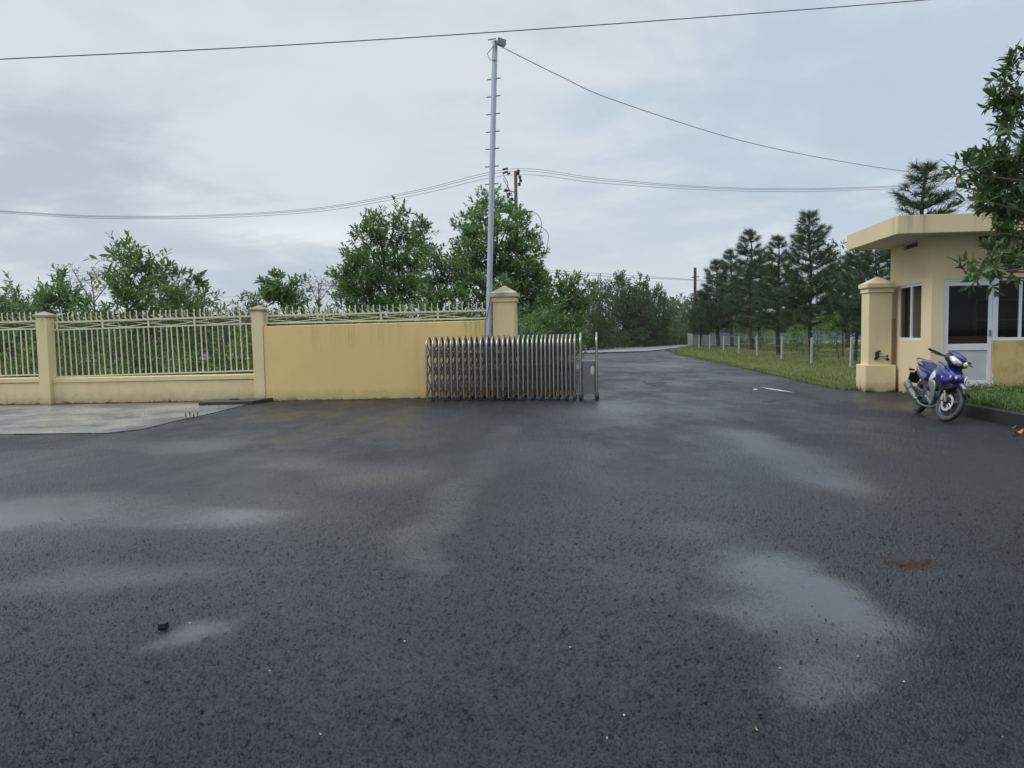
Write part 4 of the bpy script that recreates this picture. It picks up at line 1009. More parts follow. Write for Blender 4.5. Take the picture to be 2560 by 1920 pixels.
def auto_clumps(H, base, Rm, prof, n, r, seed):
    rng = np.random.default_rng(seed); out = []
    for i in range(n):
        t = (i + 0.5) / n; z = base + (H - base) * t
        a = i * 2.399 + rng.uniform(-.4, .4); q = Rm * prof(t) * math.sqrt(rng.uniform(.25, 1.0))
        out.append((q * math.cos(a), q * math.sin(a), z - r * 0.3, r * rng.uniform(.75, 1.2) * (0.6 + 0.4 * prof(t))))
    return out
AC = [M_['leaf_acacia'], M_['bark']]; BG = [M_['leaf_big'], M_['bark']]

# the two big acacias behind the yellow wall
t1 = [(995, 540, 16), (945, 560, 22), (985, 575, 28), (1055, 580, 20), (1040, 600, 22), (915, 600, 28), (955, 615, 36), (1005, 620, 36), (1050, 645, 30), (885, 655, 28), (925, 665, 40), (975, 670, 40), (1020, 685, 36),
      (860, 705, 26), (900, 720, 40), (950, 725, 42), (1000, 735, 42), (870, 750, 34), (920, 765, 40), (980, 780, 42), (895, 690, 30), (1035, 740, 32)]
tree('acacia_tree', (-4.1, 27.2, 0), pc(t1, 27, 1.3, 1), 215, 10, 0.19, 0.074, 0.40, AC, 11, 'big broad acacia with several peaks, standing behind the middle of the yellow wall', trunk_r=0.12)
t2 = [(1228, 500, 17), (1205, 525, 20), (1185, 555, 22), (1250, 530, 22), (1215, 555, 30), (1275, 545, 24), (1150, 580, 16), (1295, 560, 20), (1190, 600, 34), (1245, 595, 38), (1300, 600, 30), (1320, 640, 30), (1170, 640, 32), (1220, 645, 40), (1275, 645, 42),
      (1160, 680, 30), (1205, 695, 42), (1260, 700, 44), (1310, 695, 42), (1335, 690, 22), (1180, 735, 40), (1240, 745, 44), (1300, 750, 46), (1330, 730, 30), (1320, 800, 44), (1350, 770, 30)]
tree('acacia_tree', (-0.6, 26.5, 0), pc(t2, 26, 1.3, 2), 215, 10, 0.19, 0.074, 0.40, AC, 12, 'tallest acacia, behind the lamp pole and the thick mossy capped pillar', trunk_r=0.13)
t3 = [(1085, 655, 24), (1110, 680, 26), (1070, 690, 26), (1130, 715, 30), (1100, 730, 34), (1070, 745, 34), (1140, 760, 34), (1095, 780, 36), (1140, 665, 16)]
tree('acacia_tree', (-2.3, 25.4, 0), pc(t3, 25, 0.8, 3), 215, 10, 0.18, 0.070, 0.38, AC, 13, 'lower acacia filling the gap between the two tall acacias', trunk_r=0.08)
t4 = [(1375, 720, 26), (1425, 722, 28), (1400, 750, 36), (1440, 755, 26), (1370, 770, 36), (1420, 795, 38), (1385, 820, 36), (1345, 830, 34), (1430, 835, 34), (1455, 725, 16), (1310, 850, 34), (1390, 860, 34), (1350, 865, 30), (1430, 862, 26)]
tree('acacia_tree', (1.7, 30.6, 0), pc(t4, 30, 1.2, 4), 170, 9, 0.23, 0.085, 0.42, BG, 14, 'low leafy acacia right of the thick mossy capped pillar, behind the folding gate', trunk_r=0.07)
# left saplings
s1 = [(295, 625, 18), (325, 640, 26), (360, 655, 24), (395, 672, 22), (275, 650, 14), (415, 690, 16), (300, 675, 26), (340, 690, 34), (385, 710, 32), (285, 725, 34), (325, 740, 38), (370, 755, 38), (410, 740, 28), (290, 775, 34), (350, 790, 36)]
tree('sapling', (-11.0, 22.5, 0), pc(s1, 22, 0.6, 5), 135, 9, 0.24, 0.078, 0.42, BG, 21, 'tallest large leaved sapling on the left, leaning left over the long railing', trunk_r=0.05, upw=0.3)
s0 = [(150, 700, 12), (150, 720, 20), (130, 738, 22), (172, 742, 24), (120, 765, 26), (155, 770, 32), (195, 775, 28), (185, 748, 18)]
tree('sapling', (-13.8, 24.5, 0), pc(s0, 24, 0.5, 6), 190, 9, 0.21, 0.072, 0.36, AC, 22, 'upright sapling with a pointed leafy tip above the leftmost slim pillar', trunk_r=0.05)
s2 = [(455, 682, 9), (487, 688, 9), (492, 712, 11)]
tree('sapling', (-9.6, 23.2, 0), pc(s2, 23, 0.2, 7), 420, 10, 0.22, 0.078, 0.14, BG, 23, 'thin leaning sapling with three leaf rosettes on bare stems', trunk_r=0.03, stem=0.006, tight=0.3, limb=0.5)
s5 = [(440, 730, 28), (475, 745, 26), (425, 765, 32), (465, 775, 34), (505, 765, 20), (520, 740, 9), (500, 790, 28)]
tree('sapling', (-9.8, 26.5, 0), pc(s5, 26, 0.6, 8), 180, 9, 0.19, 0.06, 0.40, AC, 24, 'dull green sapling right of the tallest left one, just behind the three rosettes', trunk_r=0.05)
s3 = [(688, 703, 13), (672, 720, 11), (704, 722, 12), (685, 738, 17), (672, 752, 14), (700, 752, 14)]
tree('sapling', (-6.2, 22.6, 0), pc(s3, 22, 0.25, 9), 330, 9, 0.23, 0.085, 0.22, BG, 25, 'slender sapling with a leafy ball just right of the slim pillar cap', trunk_r=0.03, tight=0.15)
s4 = [(737, 722, 12), (752, 713, 11), (730, 742, 16), (745, 760, 18), (720, 765, 16)]
tree('sapling', (-5.3, 22.6, 0), pc(s4, 22, 0.25, 10), 300, 9, 0.21, 0.075, 0.26, BG, 26, 'small sapling with forked leafy tips over the left end of the yellow wall', trunk_r=0.03)
s6 = [(622, 750, 16), (610, 765, 16), (640, 762, 16), (625, 780, 20)]
tree('sapling', (-8.8, 25, 0), pc(s6, 24.5, 0.3, 11), 170, 9, 0.18, 0.055, 0.3, BG, 27, 'short pale sapling showing just left of the slim pillar cap', trunk_r=0.03)
# bare reddish trees
def bare(base, pix, Y, seed, label):
    root = empty('bare_tree', base, 0, label, 'tree', 'nearly bare reddish trees'); b = MB(); fo = Foliage(seed); rng = np.random.default_rng(seed)
    B = Vector(base)
    for line, r in pix:
        pts = spline([at(x, y, Y) - B for x, y in line], 5); b.tube(pts, [r * (1 - .6 * i / (len(pts) - 1)) for i in range(len(pts))], 5, False)
        n = 26; P = []; D = []
        for q in range(n):
            p = pts[int(rng.integers(len(pts) // 4, len(pts)))]
            d = Vector(rng.normal(0, 1, 3)); d.z = abs(d.z); d.normalize(); e = p + d * float(rng.uniform(.1, .38))
            b.tube([p, e], [.008, .004], 3, False); P.append(e); D.append(d)
        fo.sprays([tuple(p) for p in P], [tuple(d) for d in D], .12, 4, .075, .035, stem=0)
    b.build('trunk', M_['redbark'], root); fo.build('crown', [M_['leaf_red'], M_['redbark']], root)
bare((-14.2, 26, 0), [([(238, 840), (236, 760), (228, 700), (222, 685)], .03), ([(236, 765), (205, 715), (185, 680)], .022), ([(236, 755), (262, 720), (285, 690)], .02), ([(228, 705), (245, 690), (258, 684)], .014), ([(236, 770), (200, 735), (175, 712)], .018)], 26, 31, 'nearly bare tree with reddish twigs, left of the tallest large leaved sapling')
bare((-7.4, 32, 0), [([(800, 830), (798, 760), (795, 705)], .03), ([(798, 765), (780, 725), (770, 700)], .02), ([(798, 755), (820, 725), (830, 712)], .02), ([(797, 735), (805, 705)], .015)], 32, 32, 'nearly bare tree with grey red twigs over the yellow wall, left of the big acacia')

# shrubs behind the railings
def shrub_proto(seed, H, Rm, n, mats, L, W, k=9, sp=70):
    return tree('shrub', (0, 0, 0), auto_clumps(H, 0.25, Rm, lambda t: (1 - 0.55 * t), n, 0.30, seed), sp, k, L, W, 0.34, mats, seed, 'leafy green shrub', 'shrub', None, trunk_r=0.03, fork=0.06)
SH = [M_['leaf_shrub'], M_['bark']]
sh = [shrub_proto(51, 1.75, 0.62, 16, BG, 0.17, 0.06), shrub_proto(52, 1.35, 0.70, 14, SH, 0.15, 0.055), shrub_proto(53, 2.15, 0.60, 18, AC, 0.17, 0.055), shrub_proto(54, 0.85, 0.55, 9, SH, 0.17, 0.065)]
used = set()
def place(protos, i, loc, rz, sc, label, group, names=None):
    o = protos[i] if i not in used_of(protos) else copy_tree(protos[i])
    used_of(protos).add(i)
    o.location = loc; o.rotation_euler = (0, 0, rz); o.scale = (sc, sc, sc * 1.0)
    tag(o, label, None, group); return o
_used = {}
def used_of(p): return _used.setdefault(id(p), set())
rng = random.Random(9)
k = 0
for row, (Y, zs, cnt) in enumerate(((19.0, 0.62, 9), (20.4, 0.82, 9), (22.4, 0.95, 10), (25.2, 1.12, 11))):
    for i in range(cnt):
        x = -14.6 * Y / 19 + (i + 0.5) * (14.6 * Y / 19 - 4.2) / cnt + rng.uniform(-.35, .35)
        lab = ['low bright shrub close behind the cream railings', 'leafy shrub in the second row behind the cream railings', 'tall shrub deeper behind the cream railings', 'shrub at the back of the thicket behind the cream railings'][row]
        place(sh, [3, 1, 0, 2, 1, 0][(k * 5 + row) % 6] if row else [3, 1, 3, 0][k % 4], (x, Y + rng.uniform(-.4, .4), -0.05), rng.uniform(0, 6.28), zs * rng.uniform(.85, 1.2) * (1, 1.0, 1.18, 1.3)[row], lab, ['front', 'second', 'third', 'back'][row] + ' row of shrubs behind the cream railings'); k += 1
for i in range(9):
    x = -4.6 + i * 0.75; Y = 23.3 + rng.uniform(-.5, .5)
    place(sh, [2, 0][i % 2], (x, Y, -.05), rng.uniform(0, 6.28), rng.uniform(1.0, 1.2), 'shrub whose top shows just above the yellow wall', 'shrubs behind the yellow wall')
for (x, Y, s_) in ((0.3, 21.5, .95), (0.7, 23.0, 1.0), (1.2, 26.0, 1.1), (0.6, 24.5, 1.1), (1.2, 28.5, 1.1), (0.2, 20.0, .9), (1.3, 31, 1.1)):
    place(sh, 2, (x, Y, -.05), rng.uniform(0, 6.28), s_, 'shrub at the left edge of the road, seen over the folding gate', 'shrubs along the left edge of the road')

# far broadleaf trees: dark and pale kinds
def far_proto(seed, H, Rm, mats, n=26, base=0.7, r=0.62):
    return tree('leafy_tree', (0, 0, 0), auto_clumps(H, base, Rm, lambda t: 0.35 + 1.0 * math.sin(math.pi * min(1, 0.18 + 0.75 * t)) * .68, n, r, seed), 46, 7, 0.30, 0.13, 0.55, mats, seed, 'far leafy tree', 'tree', None, trunk_r=0.13, stem=0.012, fork=0.12)
DK = [M_['leaf_dark'], M_['bark']]; PL = [M_['leaf_pale'], M_['bark']]
ft = [far_proto(61, 6.0, 2.0, DK), far_proto(62, 5.2, 2.3, DK, 28), far_proto(63, 4.6, 2.1, PL, 26), far_proto(64, 3.6, 1.8, PL, 22, 0.3)]
def far(i, px, ptop, Y, H0, lab, grp, sx=None):
    p = at(px, ptop, Y); s_ = max(0.3, (p.z + 0.1) / H0)
    o = place(ft, i, (p.x, Y, -0.05), rng.uniform(0, 6.28), s_, lab, grp)
    if sx: o.scale = (s_ * sx, s_ * sx, s_)
    return o
HH = [6.2, 5.5, 4.8, 3.8]
CEN = [(1498, 722, 66, 0, .85), (1528, 684, 71, 1, .85), (1572, 690, 73, 0, .9), (1618, 712, 74, 1, .8), (1645, 716, 75, 0, .6), (1470, 728, 62, 1, .8), (1595, 722, 70, 1, .8)]
for q, (px, pt, Y, i, sx) in enumerate(CEN):
    far(i, px, pt, Y, HH[i], ['dark leafy tree leftmost in the dark clump across the cross road', 'tallest dark leafy tree of the clump beyond the end of the road', 'dark round tree in the middle of the clump beyond the road', 'dark round tree toward the right of the clump beyond the road', 'rightmost dark tree of the clump beyond the road', 'dark tree just right of the low leafy acacia behind the gate', 'dark lower tree in front of the clump beyond the road'][q], 'dark trees beyond the end of the road', sx)
for n_, (px, Y) in enumerate(((1470, 63), (1505, 64), (1545, 67), (1585, 69), (1625, 71), (1655, 73), (1440, 60), (1690, 77), (1720, 80))):
    far(3, px, 818 + (n_ * 13) % 18, Y, HH[3], 'low bush at the foot of the dark tree clump beyond the road', 'low bushes beyond the cross road', 1.3)
for px, pt, Y, i in ((1680, 752, 92, 2), (1715, 742, 98, 2), (1755, 748, 100, 2), (1660, 790, 84, 3), (1700, 800, 86, 3), (1740, 790, 92, 3), (1640, 800, 82, 3)):
    far(i, px, pt, Y, HH[i], 'pale hazy tree in the gap between the dark clump and the pines', 'pale trees in the gap beyond the road', 1.25)
for n_, (px, Y) in enumerate([(1780 + 42 * j, 96 + (j * 7) % 14) for j in range(10)]):
    far(2 + n_ % 2, px, 762 + (n_ * 11) % 24, Y, HH[2 + n_ % 2], 'pale leafy tree far behind the pines and the boundary wall', 'leafy trees far behind the pines', 1.2)
for n_, px in enumerate(range(-160, 1320, 62)):
    Y = 52 + (n_ * 13) % 17
    far((0, 1, 2, 1)[n_ % 4], px, 772 + (n_ * 17) % 22, Y, HH[(0, 1, 2, 1)[n_ % 4]], 'far tree in the row behind the thicket on the left', 'row of far trees behind the left thicket', 1.3)
for n_, (px, pt, Y) in enumerate(((15, 728, 46), (62, 752, 45), (-50, 735, 47), (100, 778, 44))):
    far(1, px, pt, Y, HH[1], ['dark round tree at the left edge of the picture', 'dark tree second from the left edge', 'dark round tree cut off by the left edge of the picture', 'dark low tree just left of the leftmost slim pillar'][n_], 'dark trees at the left edge', 1.0)
for n_ in range(22):
    px = -200 + n_ * 130; far(n_ % 4, px, 792 if px < 1300 else 790, 150 + (n_ * 29) % 40, HH[n_ % 4], 'very distant tree low on the horizon', 'very distant trees on the horizon', 2.2)
# thin broadleaf trees among the pines
th = [(2035, 618, 14), (2050, 640, 12), (2075, 622, 12), (2100, 615, 12), (2065, 660, 16), (2095, 650, 10), (2080, 700, 18), (2060, 740, 18)]
tree('slim_tree', (16.6, 38.5, 0), pc(th, 39, .5, 71), 60, 7, 0.28, 0.10, 0.4, [M_['leaf_dark'], M_['bark']], 71, 'sparse broadleaf tree rising between the tallest pine and the guardhouse roof', trunk_r=0.06, stem=0.012)
tree('slim_tree', (14.5, 34.0, 0), pc([(2085, 810, 16), (2060, 825, 14), (2105, 820, 12), (2090, 840, 14)], 34, .3, 72), 120, 7, 0.20, 0.07, 0.3, [M_['leaf_big'], M_['bark']], 72, 'little broadleaf sapling on the lawn between the tallest pine and the peach pillar', 'sapling', trunk_r=0.025)
place(sh, 3, (13.0, 33.0, 0.03), 1.0, 0.45, 'small dark leafy tuft on the lawn behind the second white post', None)
for n_, (zx, Y, s_) in enumerate(((845, 54, 1.0), (890, 55, .9), (1000, 52, 1.1), (1060, 50, .9), (1300, 48, 1.0), (1345, 47, 1.0), (1480, 46, 1.0), (1250, 50, .9), (1630, 44, 1.0))):
    p = at(1600 + zx / 3.318, 860, Y); place(sh, [2, 1][n_ % 2], (p.x, Y, 0), n_, s_, 'weedy shrub on the lawn in front of the boundary wall', 'weedy shrubs on the lawn')

# ================================================================ PINES
def pine_proto(seed, H, Rb, zb, nwh, mats_needle, open_=1.0, tuft=(8, 40)):
    rng = np.random.default_rng(seed)
    root = empty('pine_tree', (0, 0, 0), 0, 'pine', 'pine tree')
    b = MB(); n = 10
    tp = [Vector((0.05 * math.sin(i * 1.1 + seed), 0.05 * math.cos(i * .9), H * i / (n - 1) - (0.1 if i == 0 else 0))) for i in range(n)]
    b.tube(tp, [0.125 * (1 - 0.86 * i / (n - 1)) for i in range(n)], 8)
    P = []; D = []; LN = []
    fo = Foliage(seed)
    for w_ in range(nwh):
        t = w_ / (nwh - 1); z = zb + (H - zb - 0.25) * t
        nb = int(rng.integers(6, 9)) if t < 0.9 else 4
        Rr = Rb * (0.16 + (1 - t) ** 0.85 * 0.95) * (0.62 + 0.38 * min(1, t * 6))
        for k_ in range(nb):
            a = 6.283 * k_ / nb + w_ * 0.9 + rng.uniform(-.3, .3); L_ = Rr * rng.uniform(.62, 1.12)
            if rng.random() > open_: continue
            d0 = Vector((math.cos(a), math.sin(a), 0)); rise = 0.18 + 0.75 * t
            s_ = Vector((0, 0, z + rng.uniform(-.28, .28) * (1 - t))); rise = rise + rng.uniform(-.14, .16); e = s_ + d0 * L_ + Vector((0, 0, L_ * rise)); m_ = s_ + d0 * L_ * .55 + Vector((0, 0, L_ * rise * .30))
            pts = spline([s_, m_, e], 4); b.tube(pts, [0.030 * (1 - .72 * q / 8) * (1.15 - .5 * t) for q in range(9)], 4, False)
            ns = max(3, int(L_ / 0.16))
            for q in range(ns):
                u = 0.26 + 0.74 * (q + .5) / ns
                p = pts[min(8, int(u * 8))].lerp(pts[min(8, int(u * 8) + 1)], u * 8 % 1)
                sd = 1 if q % 2 else -1
                dd = (d0 * .75 + Vector((-d0.y, d0.x, 0)) * sd * rng.uniform(.5, 1.1) + Vector((0, 0, rng.uniform(.25, .8)))).normalized()
                ll = L_ * (1 - u) * .45 + 0.16; tip = p + dd * ll
                b.tube([p, tip], [.010, .006], 3, False)
                P.append(tip); D.append(dd)
                if ll > .3: P.append(p.lerp(tip, .55)); D.append(dd)
            P.append(e); D.append((d0 + Vector((0, 0, .8))).normalized())
    P.append(Vector((tp[-1].x, tp[-1].y, H))); D.append(Vector((0, 0, 1)))
    for q in range(5): P.append(Vector((tp[-1].x, tp[-1].y, H - .1 * q))); D.append(Vector((rng.normal(0, .2), rng.normal(0, .2), 1)).normalized())
    P = np.array([tuple(p) for p in P]); D = unit(np.array([tuple(d) for d in D]))
    m = tuft[1]; n = len(P)
    A = unit(np.cross(D, np.array([[0.3, 0.5, 0.81]]))); B = np.cross(D, A)
    az = rng.uniform(0, 6.283, (n, m)); al = np.radians(rng.uniform(12, 72, (n, m))); back = rng.uniform(-0.22, 0.02, (n, m))
    pos = P[:, None] + D[:, None] * back[..., None]
    nd = D[:, None] * np.cos(al)[..., None] + (A[:, None] * np.cos(az)[..., None] + B[:, None] * np.sin(az)[..., None]) * np.sin(al)[..., None]
    nd = unit(nd + np.array([0, 0, -0.06])); ln = rng.uniform(.20, .36, (n, m))
    sdv = unit(np.cross(nd, rng.normal(0, 1, (n, m, 3)))) * 0.0085
    V = np.stack([pos - sdv, pos + sdv, pos + nd * ln[..., None] + sdv * .3], 2).reshape(-1, 3)
    fo.V.append(V); fo.F.append(np.arange(len(V)).reshape(-1, 3)); fo.n = len(V)
    b.build('trunk', M_['pinebark'], root, 60)
    fo.build('crown', mats_needle, root)
    return root
ND = [M_['needle'], M_['pinebark']]
PN = [pine_proto(81, 7.0, 1.75, 1.75, 13, ND, 0.96), pine_proto(82, 7.0, 1.35, 1.6, 13, ND, 0.8), pine_proto(83, 5.2, 1.5, 1.3, 10, ND, 0.9)]
PHH = [7.0, 7.0, 5.2]
PDEF = [  # base pixel x, top pixel x, top pixel y, Y, proto, width factor, label
    (2028, 2026, 532, 37.5, 0, 1.0, 'tallest pine with an even pointed crown, behind the second white post'),
    (1945, 1943, 593, 41.5, 1, 1.15, 'pine with long drooping side boughs and a reddish trunk, left of the tallest pine'),
    (1878, 1873, 577, 53, 1, 1.25, 'tall narrow pine in the middle of the pine row'),
    (1828, 1826, 626, 62, 1, 1.15, 'pine just left of the tall narrow one in the row'),
    (1794, 1808, 652, 64, 2, 1.0, 'dense pine second from the left end of the pine row'),
    (1752, 1750, 728, 67, 2, 0.95, 'small pine at the left end of the pine row'),
    (1738, 1737, 765, 74, 2, 0.8, 'farthest little pine below the far dark pole'),
    (2141, 2142, 603, 32.2, 0, 0.9, 'dark pine standing just left of the peach pillar'),
    (2117, 2120, 640, 55, 2, 1.2, 'dense pine behind the dark pine by the peach pillar'),
    (1984, 1985, 690, 58, 2, 1.2, 'pine in the second row between the two front pines'),
    (1900, 1905, 650, 66, 2, 1.3, 'pine in the second row behind the tall narrow one'),
    (2195, 2195, 590, 30, 0, 1.0, 'pine half hidden behind the guardhouse roof edge'),
    (2298, 2298, 411, 25.5, 1, 1.25, 'tall pine whose top rises behind the guardhouse roof'),
    (2560, 2556, 330, 23, 0, 1.1, 'pine behind the near tree at the right edge'),
]
for bx, tx, ty, Y, i, wf, lab in PDEF:
    p = at(tx, ty, Y); q = at(bx, 850, Y); s_ = (p.z - 0.03) / PHH[i]
    o = place(PN, i, (q.x, Y, 0.03), (bx * 0.37) % 6.28, s_, lab, 'pines on the lawn')
    o.scale = (s_ * wf, s_ * wf, s_); o.rotation_euler = (R(bx % 5 - 2) * .6, R(bx % 7 - 3) * .5, (bx * .37) % 6.28)

# ================================================================ NEAR TREE AT THE RIGHT EDGE
nt_px = [(2562, 178, 42, 8.2), (2535, 235, 34, 8.0), (2515, 265, 26, 8.1), (2560, 280, 52, 8.3), (2545, 315, 28, 7.9),
         (2420, 435, 22, 7.9), (2455, 430, 34, 8.0), (2500, 420, 46, 8.2), (2550, 410, 56, 8.4), (2490, 470, 44, 8.1), (2540, 480, 54, 8.3), (2475, 505, 26, 7.8), (2525, 525, 36, 8.1), (2575, 540, 50, 8.4), (2500, 395, 26, 8.3),
         (2545, 610, 36, 7.8), (2520, 640, 30, 7.6), (2565, 660, 40, 7.9), (2460, 665, 26, 7.5), (2430, 690, 20, 7.4), (2480, 692, 26, 7.5), (2500, 680, 22, 7.6), (2575, 600, 40, 8.0)]
ncl = []
for x, y, r_, Y in nt_px:
    p = at(x - 4, y, Y); ncl.append((p.x, p.y, p.z, r_ * Y / FPX))
rng2 = random.Random(4)
for q in range(74):
    a = rng2.uniform(0, 6.28); rr_ = 2.3 * math.sqrt(rng2.random()); z = rng2.uniform(2.6, 8.2)
    x, y = 8.0 + rr_ * math.cos(a), 7.9 + rr_ * math.sin(a)
    if x / y > (0.72 if z < 3.6 else 0.78): ncl.append((x, y, z, rng2.uniform(.28, .5)))
tree('roadside_tree', (8.15, 8.0, 0.16), ncl, 400, 11, 0.13, 0.043, 0.17, [M_['leaf_near'], M_['bark']], 91, 'dark glossy leaved tree at the right edge, branches hanging before the guardhouse', trunk_r=0.13, tpl=LEAF18, stem=0.004, upw=0.2, fork=0.3, limb=0.22)

# ================================================================ GRASS
def blades(name, poly, n, hmin, hmax, wid, m_, seed, lean=0.5, fal=None, z0=0.03, label=None, ppu=3):
    rng = np.random.default_rng(seed)
    P = np.array(poly); lo, hi = P.min(0), P.max(0)
    pts = []
    x = rng.uniform(lo[0], hi[0], n * 12); y = lo[1] + (hi[1] - lo[1]) * rng.random(n * 12) ** (fal or 1)
    ins = np.zeros(len(x), bool); j = len(P) - 1
    for i in range(len(P)):
        xi, yi, xj, yj = *P[i], *P[j]
        c = ((yi > y) != (yj > y)) & (x < (xj - xi) * (y - yi) / (yj - yi + 1e-12) + xi); ins ^= c; j = i
    ins &= (np.abs(x) / np.maximum(y, 1) < 0.75)
    x, y = x[ins][:n], y[ins][:n]; n = len(x)
    cl = 0.6 + 0.8 * (np.sin(x * 2.1 + 1.3 * np.sin(y * 1.7)) * np.sin(y * 1.3 + x) * .5 + .5)
    h = rng.uniform(hmin, hmax, n) * cl; a = rng.uniform(0, 6.283, n); ln = rng.uniform(0, lean, n)
    w_ = wid * rng.uniform(.6, 1.3, n) * np.maximum(1, y / 25)
    dx, dy = np.cos(a), np.sin(a)
    V = np.zeros((n, 5, 3)); sx, sy = -dy * w_, dx * w_
    for i_, (t, ww) in enumerate(((0, 1), (0, -1), (.55, .75), (.55, -.75), (1, 0))):
        V[:, i_, 0] = x + sx * ww + dx * ln * h * t ** 1.7; V[:, i_, 1] = y + sy * ww + dy * ln * h * t ** 1.7; V[:, i_, 2] = z0 + h * t * (1 - .25 * ln * t)
    fo = Foliage(); fo.V.append(V.reshape(-1, 3)); base = np.arange(n)[:, None] * 5
    fo.F.append(base + np.array([[0, 1, 3, 2]])); fo.F.append(base + np.array([[2, 3, 4]])); fo.n = n * 5
    return tag(fo.build(name, [m_]), label, 'grass', kind='stuff')
lp2 = [(x + 0.02, y) for x, y in EDGE] + [(8.75, 17.73), (16, 17.3), (24, 30), (40, 60), (16.6, 71)]
blades('lawn_grass', lp2, 60000, 0.03, 0.10, 0.006, M_['grassblade'], 3, 0.9, 1.7, 0.03, 'short yellow green grass of the lawn beside the road')
edge_poly = [(x - 0.10, y) for x, y in EDGE] + [(x + 0.35, y) for x, y in EDGE[::-1]]
blades('lawn_edge_grass', edge_poly, 9000, 0.03, 0.12, 0.006, M_['grassblade'], 13, 1.2, 1.3, 0.0, 'ragged grass fringe along the road edge')
blades('tall_weeds', [(-18, 17.75), (-1.2, 17.75), (1.0, 30), (-30, 30)], 26000, 0.2, 0.75, 0.011, M_['weed'], 4, 0.7, 1.3, -0.05, 'tall weeds growing behind the cream railings')
vp = [(p[0] + 0.02, p[1]) for p in ki[:-1]] + [(8.75, 15.25), (12, 14.9), (12, 9)]
blades('verge_weeds', vp, 16000, 0.05, 0.19, 0.008, M_['weed'], 6, 1.1, None, 0.165, 'weeds and grass on the kerbed strip before the guardhouse')
fo = Foliage(8); r8 = np.random.default_rng(8); n = 4200
vx = r8.uniform(7.1, 11, n * 3); vy = r8.uniform(9.5, 15.2, n * 3); kx = np.interp(vy, [p[1] for p in ki], [p[0] for p in ki]); okm = (vx > kx) & (vy < 15.25 - 0.117 * (vx - 8.75)); vx, vy = vx[okm][:n], vy[okm][:n]; n = len(vx)
a = r8.uniform(0, 6.28, n); el = r8.uniform(.1, 1.0, n)
fo.leaves(np.stack([vx, vy, 0.17 + r8.uniform(0, .14, n)], 1), np.stack([np.cos(a), np.sin(a), el], 1), np.array([[0, 0, 1.0]]) + r8.normal(0, .3, (n, 3)), r8.uniform(.04, .085, n), r8.uniform(.02, .04, n))
tag(fo.build('verge_leaves', [M_['weed']]), 'broad low weed leaves on the kerbed strip', 'weeds', kind='stuff')

# ================================================================ MOTORBIKE
BR, BF = Vector((6.80, 12.86, 0)), None
BK = empty('motorbike', (6.80, 12.84, 0), 0, 'blue and silver underbone motorbike leaning on its side stand beside the kerb', 'motorbike')
BK.rotation_euler = Matrix.Rotation(R(-101), 3, 'Z').__matmul__(Matrix.Rotation(R(-11), 3, 'X')).to_euler()
WB = 1.29
ax = Vector((-math.sin(R(25)), 0, math.cos(R(25)))); hp = Vector((1.02, 0, 0.80))
ST = Matrix.Translation(hp) @ Matrix.Rotation(R(20), 4, ax) @ Matrix.Translation(-hp)
def wheel(name, c, rad, wdt, M, parent, spokes=5):
    root = empty(name, (0, 0, 0)); root.parent = parent
    T = M @ Matrix.Translation(c) @ Matrix.Rotation(R(-90), 4, 'X')
    b = MB(); rt_ = rad - wdt * .5
    rings = []
    for k in range(36):
        a = 2 * math.pi * k / 36; ring = []
        for q in range(14):
            e = 2 * math.pi * q / 14; cr, cz = math.cos(e), math.sin(e)
            r_ = rt_ + wdt * .5 * cr * (1.0 if cr > 0 else 0.75); z_ = wdt * .52 * cz * (1.0 - 0.18 * max(0, cr))
            ring.append((r_ * math.cos(a), r_ * math.sin(a), z_))
        rings.append(ring)
    rings.append(rings[0])
    b.loft(rings, False, T); ty = b.build('tyre', [M_['tyre'], M_['tread']], root, 60)
    nv = 14
    for i, p in enumerate(ty.data.polygons):
        if (i % nv) in (12, 13, 0, 1): p.material_index = 1
    b = MB(); rr_ = rad - wdt * 0.86
    b.lathe([(rr_ + .012, -wdt * .36), (rr_ - .004, -wdt * .36), (rr_ - .022, -wdt * .18), (rr_ - .022, wdt * .18), (rr_ - .004, wdt * .36), (rr_ + .012, wdt * .36)], 36, T, False)
    for k in range(spokes):
        for s_ in (-1, 1):
            a = 2 * math.pi * k / spokes; a2 = a + s_ * .20
            p0 = T @ Vector((.035 * math.cos(a), .035 * math.sin(a), 0)); p1 = T @ Vector(((rr_ - .015) * math.cos(a2), (rr_ - .015) * math.sin(a2), 0)); b.tube([p0, p1], .0105, 6)
    b.lathe([(.0, -.05), (.04, -.05), (.045, -.03), (.045, .03), (.04, .05), (0, .05)], 18, T); b.build('rim', M_['black'], root, 40)
    b = MB()
    for sgn in (-1, 1): b.lathe([(rr_ + .002, sgn * wdt * .365), (rr_ + .014, sgn * wdt * .37), (rr_ + .014, sgn * wdt * .33), (rr_ + .002, sgn * wdt * .33)], 36, T, False)
    b.build('rim_edge', M_['muffler'], root, 40)
    return root, T
fwl, TF = wheel('front_wheel', Vector((WB, 0, .283)), .283, .082, ST, BK)
rwl, TR = wheel('rear_wheel', Vector((0, 0, .292)), .292, .108, Matrix.Identity(4), BK)
b = MB(); zz = .062                                   # T's local +z is the bike's left, so the right side is -z
b.lathe([(.088, -zz), (.128, -zz), (.128, -zz + .005), (.088, -zz + .005), (.088, -zz)], 36, TF, False)
for k in range(8):
    a = 2 * math.pi * k / 8; b.tube([TF @ Vector((.04 * math.cos(a), .04 * math.sin(a), -zz + .002)), TF @ Vector((.095 * math.cos(a + .4), .095 * math.sin(a + .4), -zz + .002))], .006, 4)
b.build('brake_disc', M_['disc'], fwl, 40)
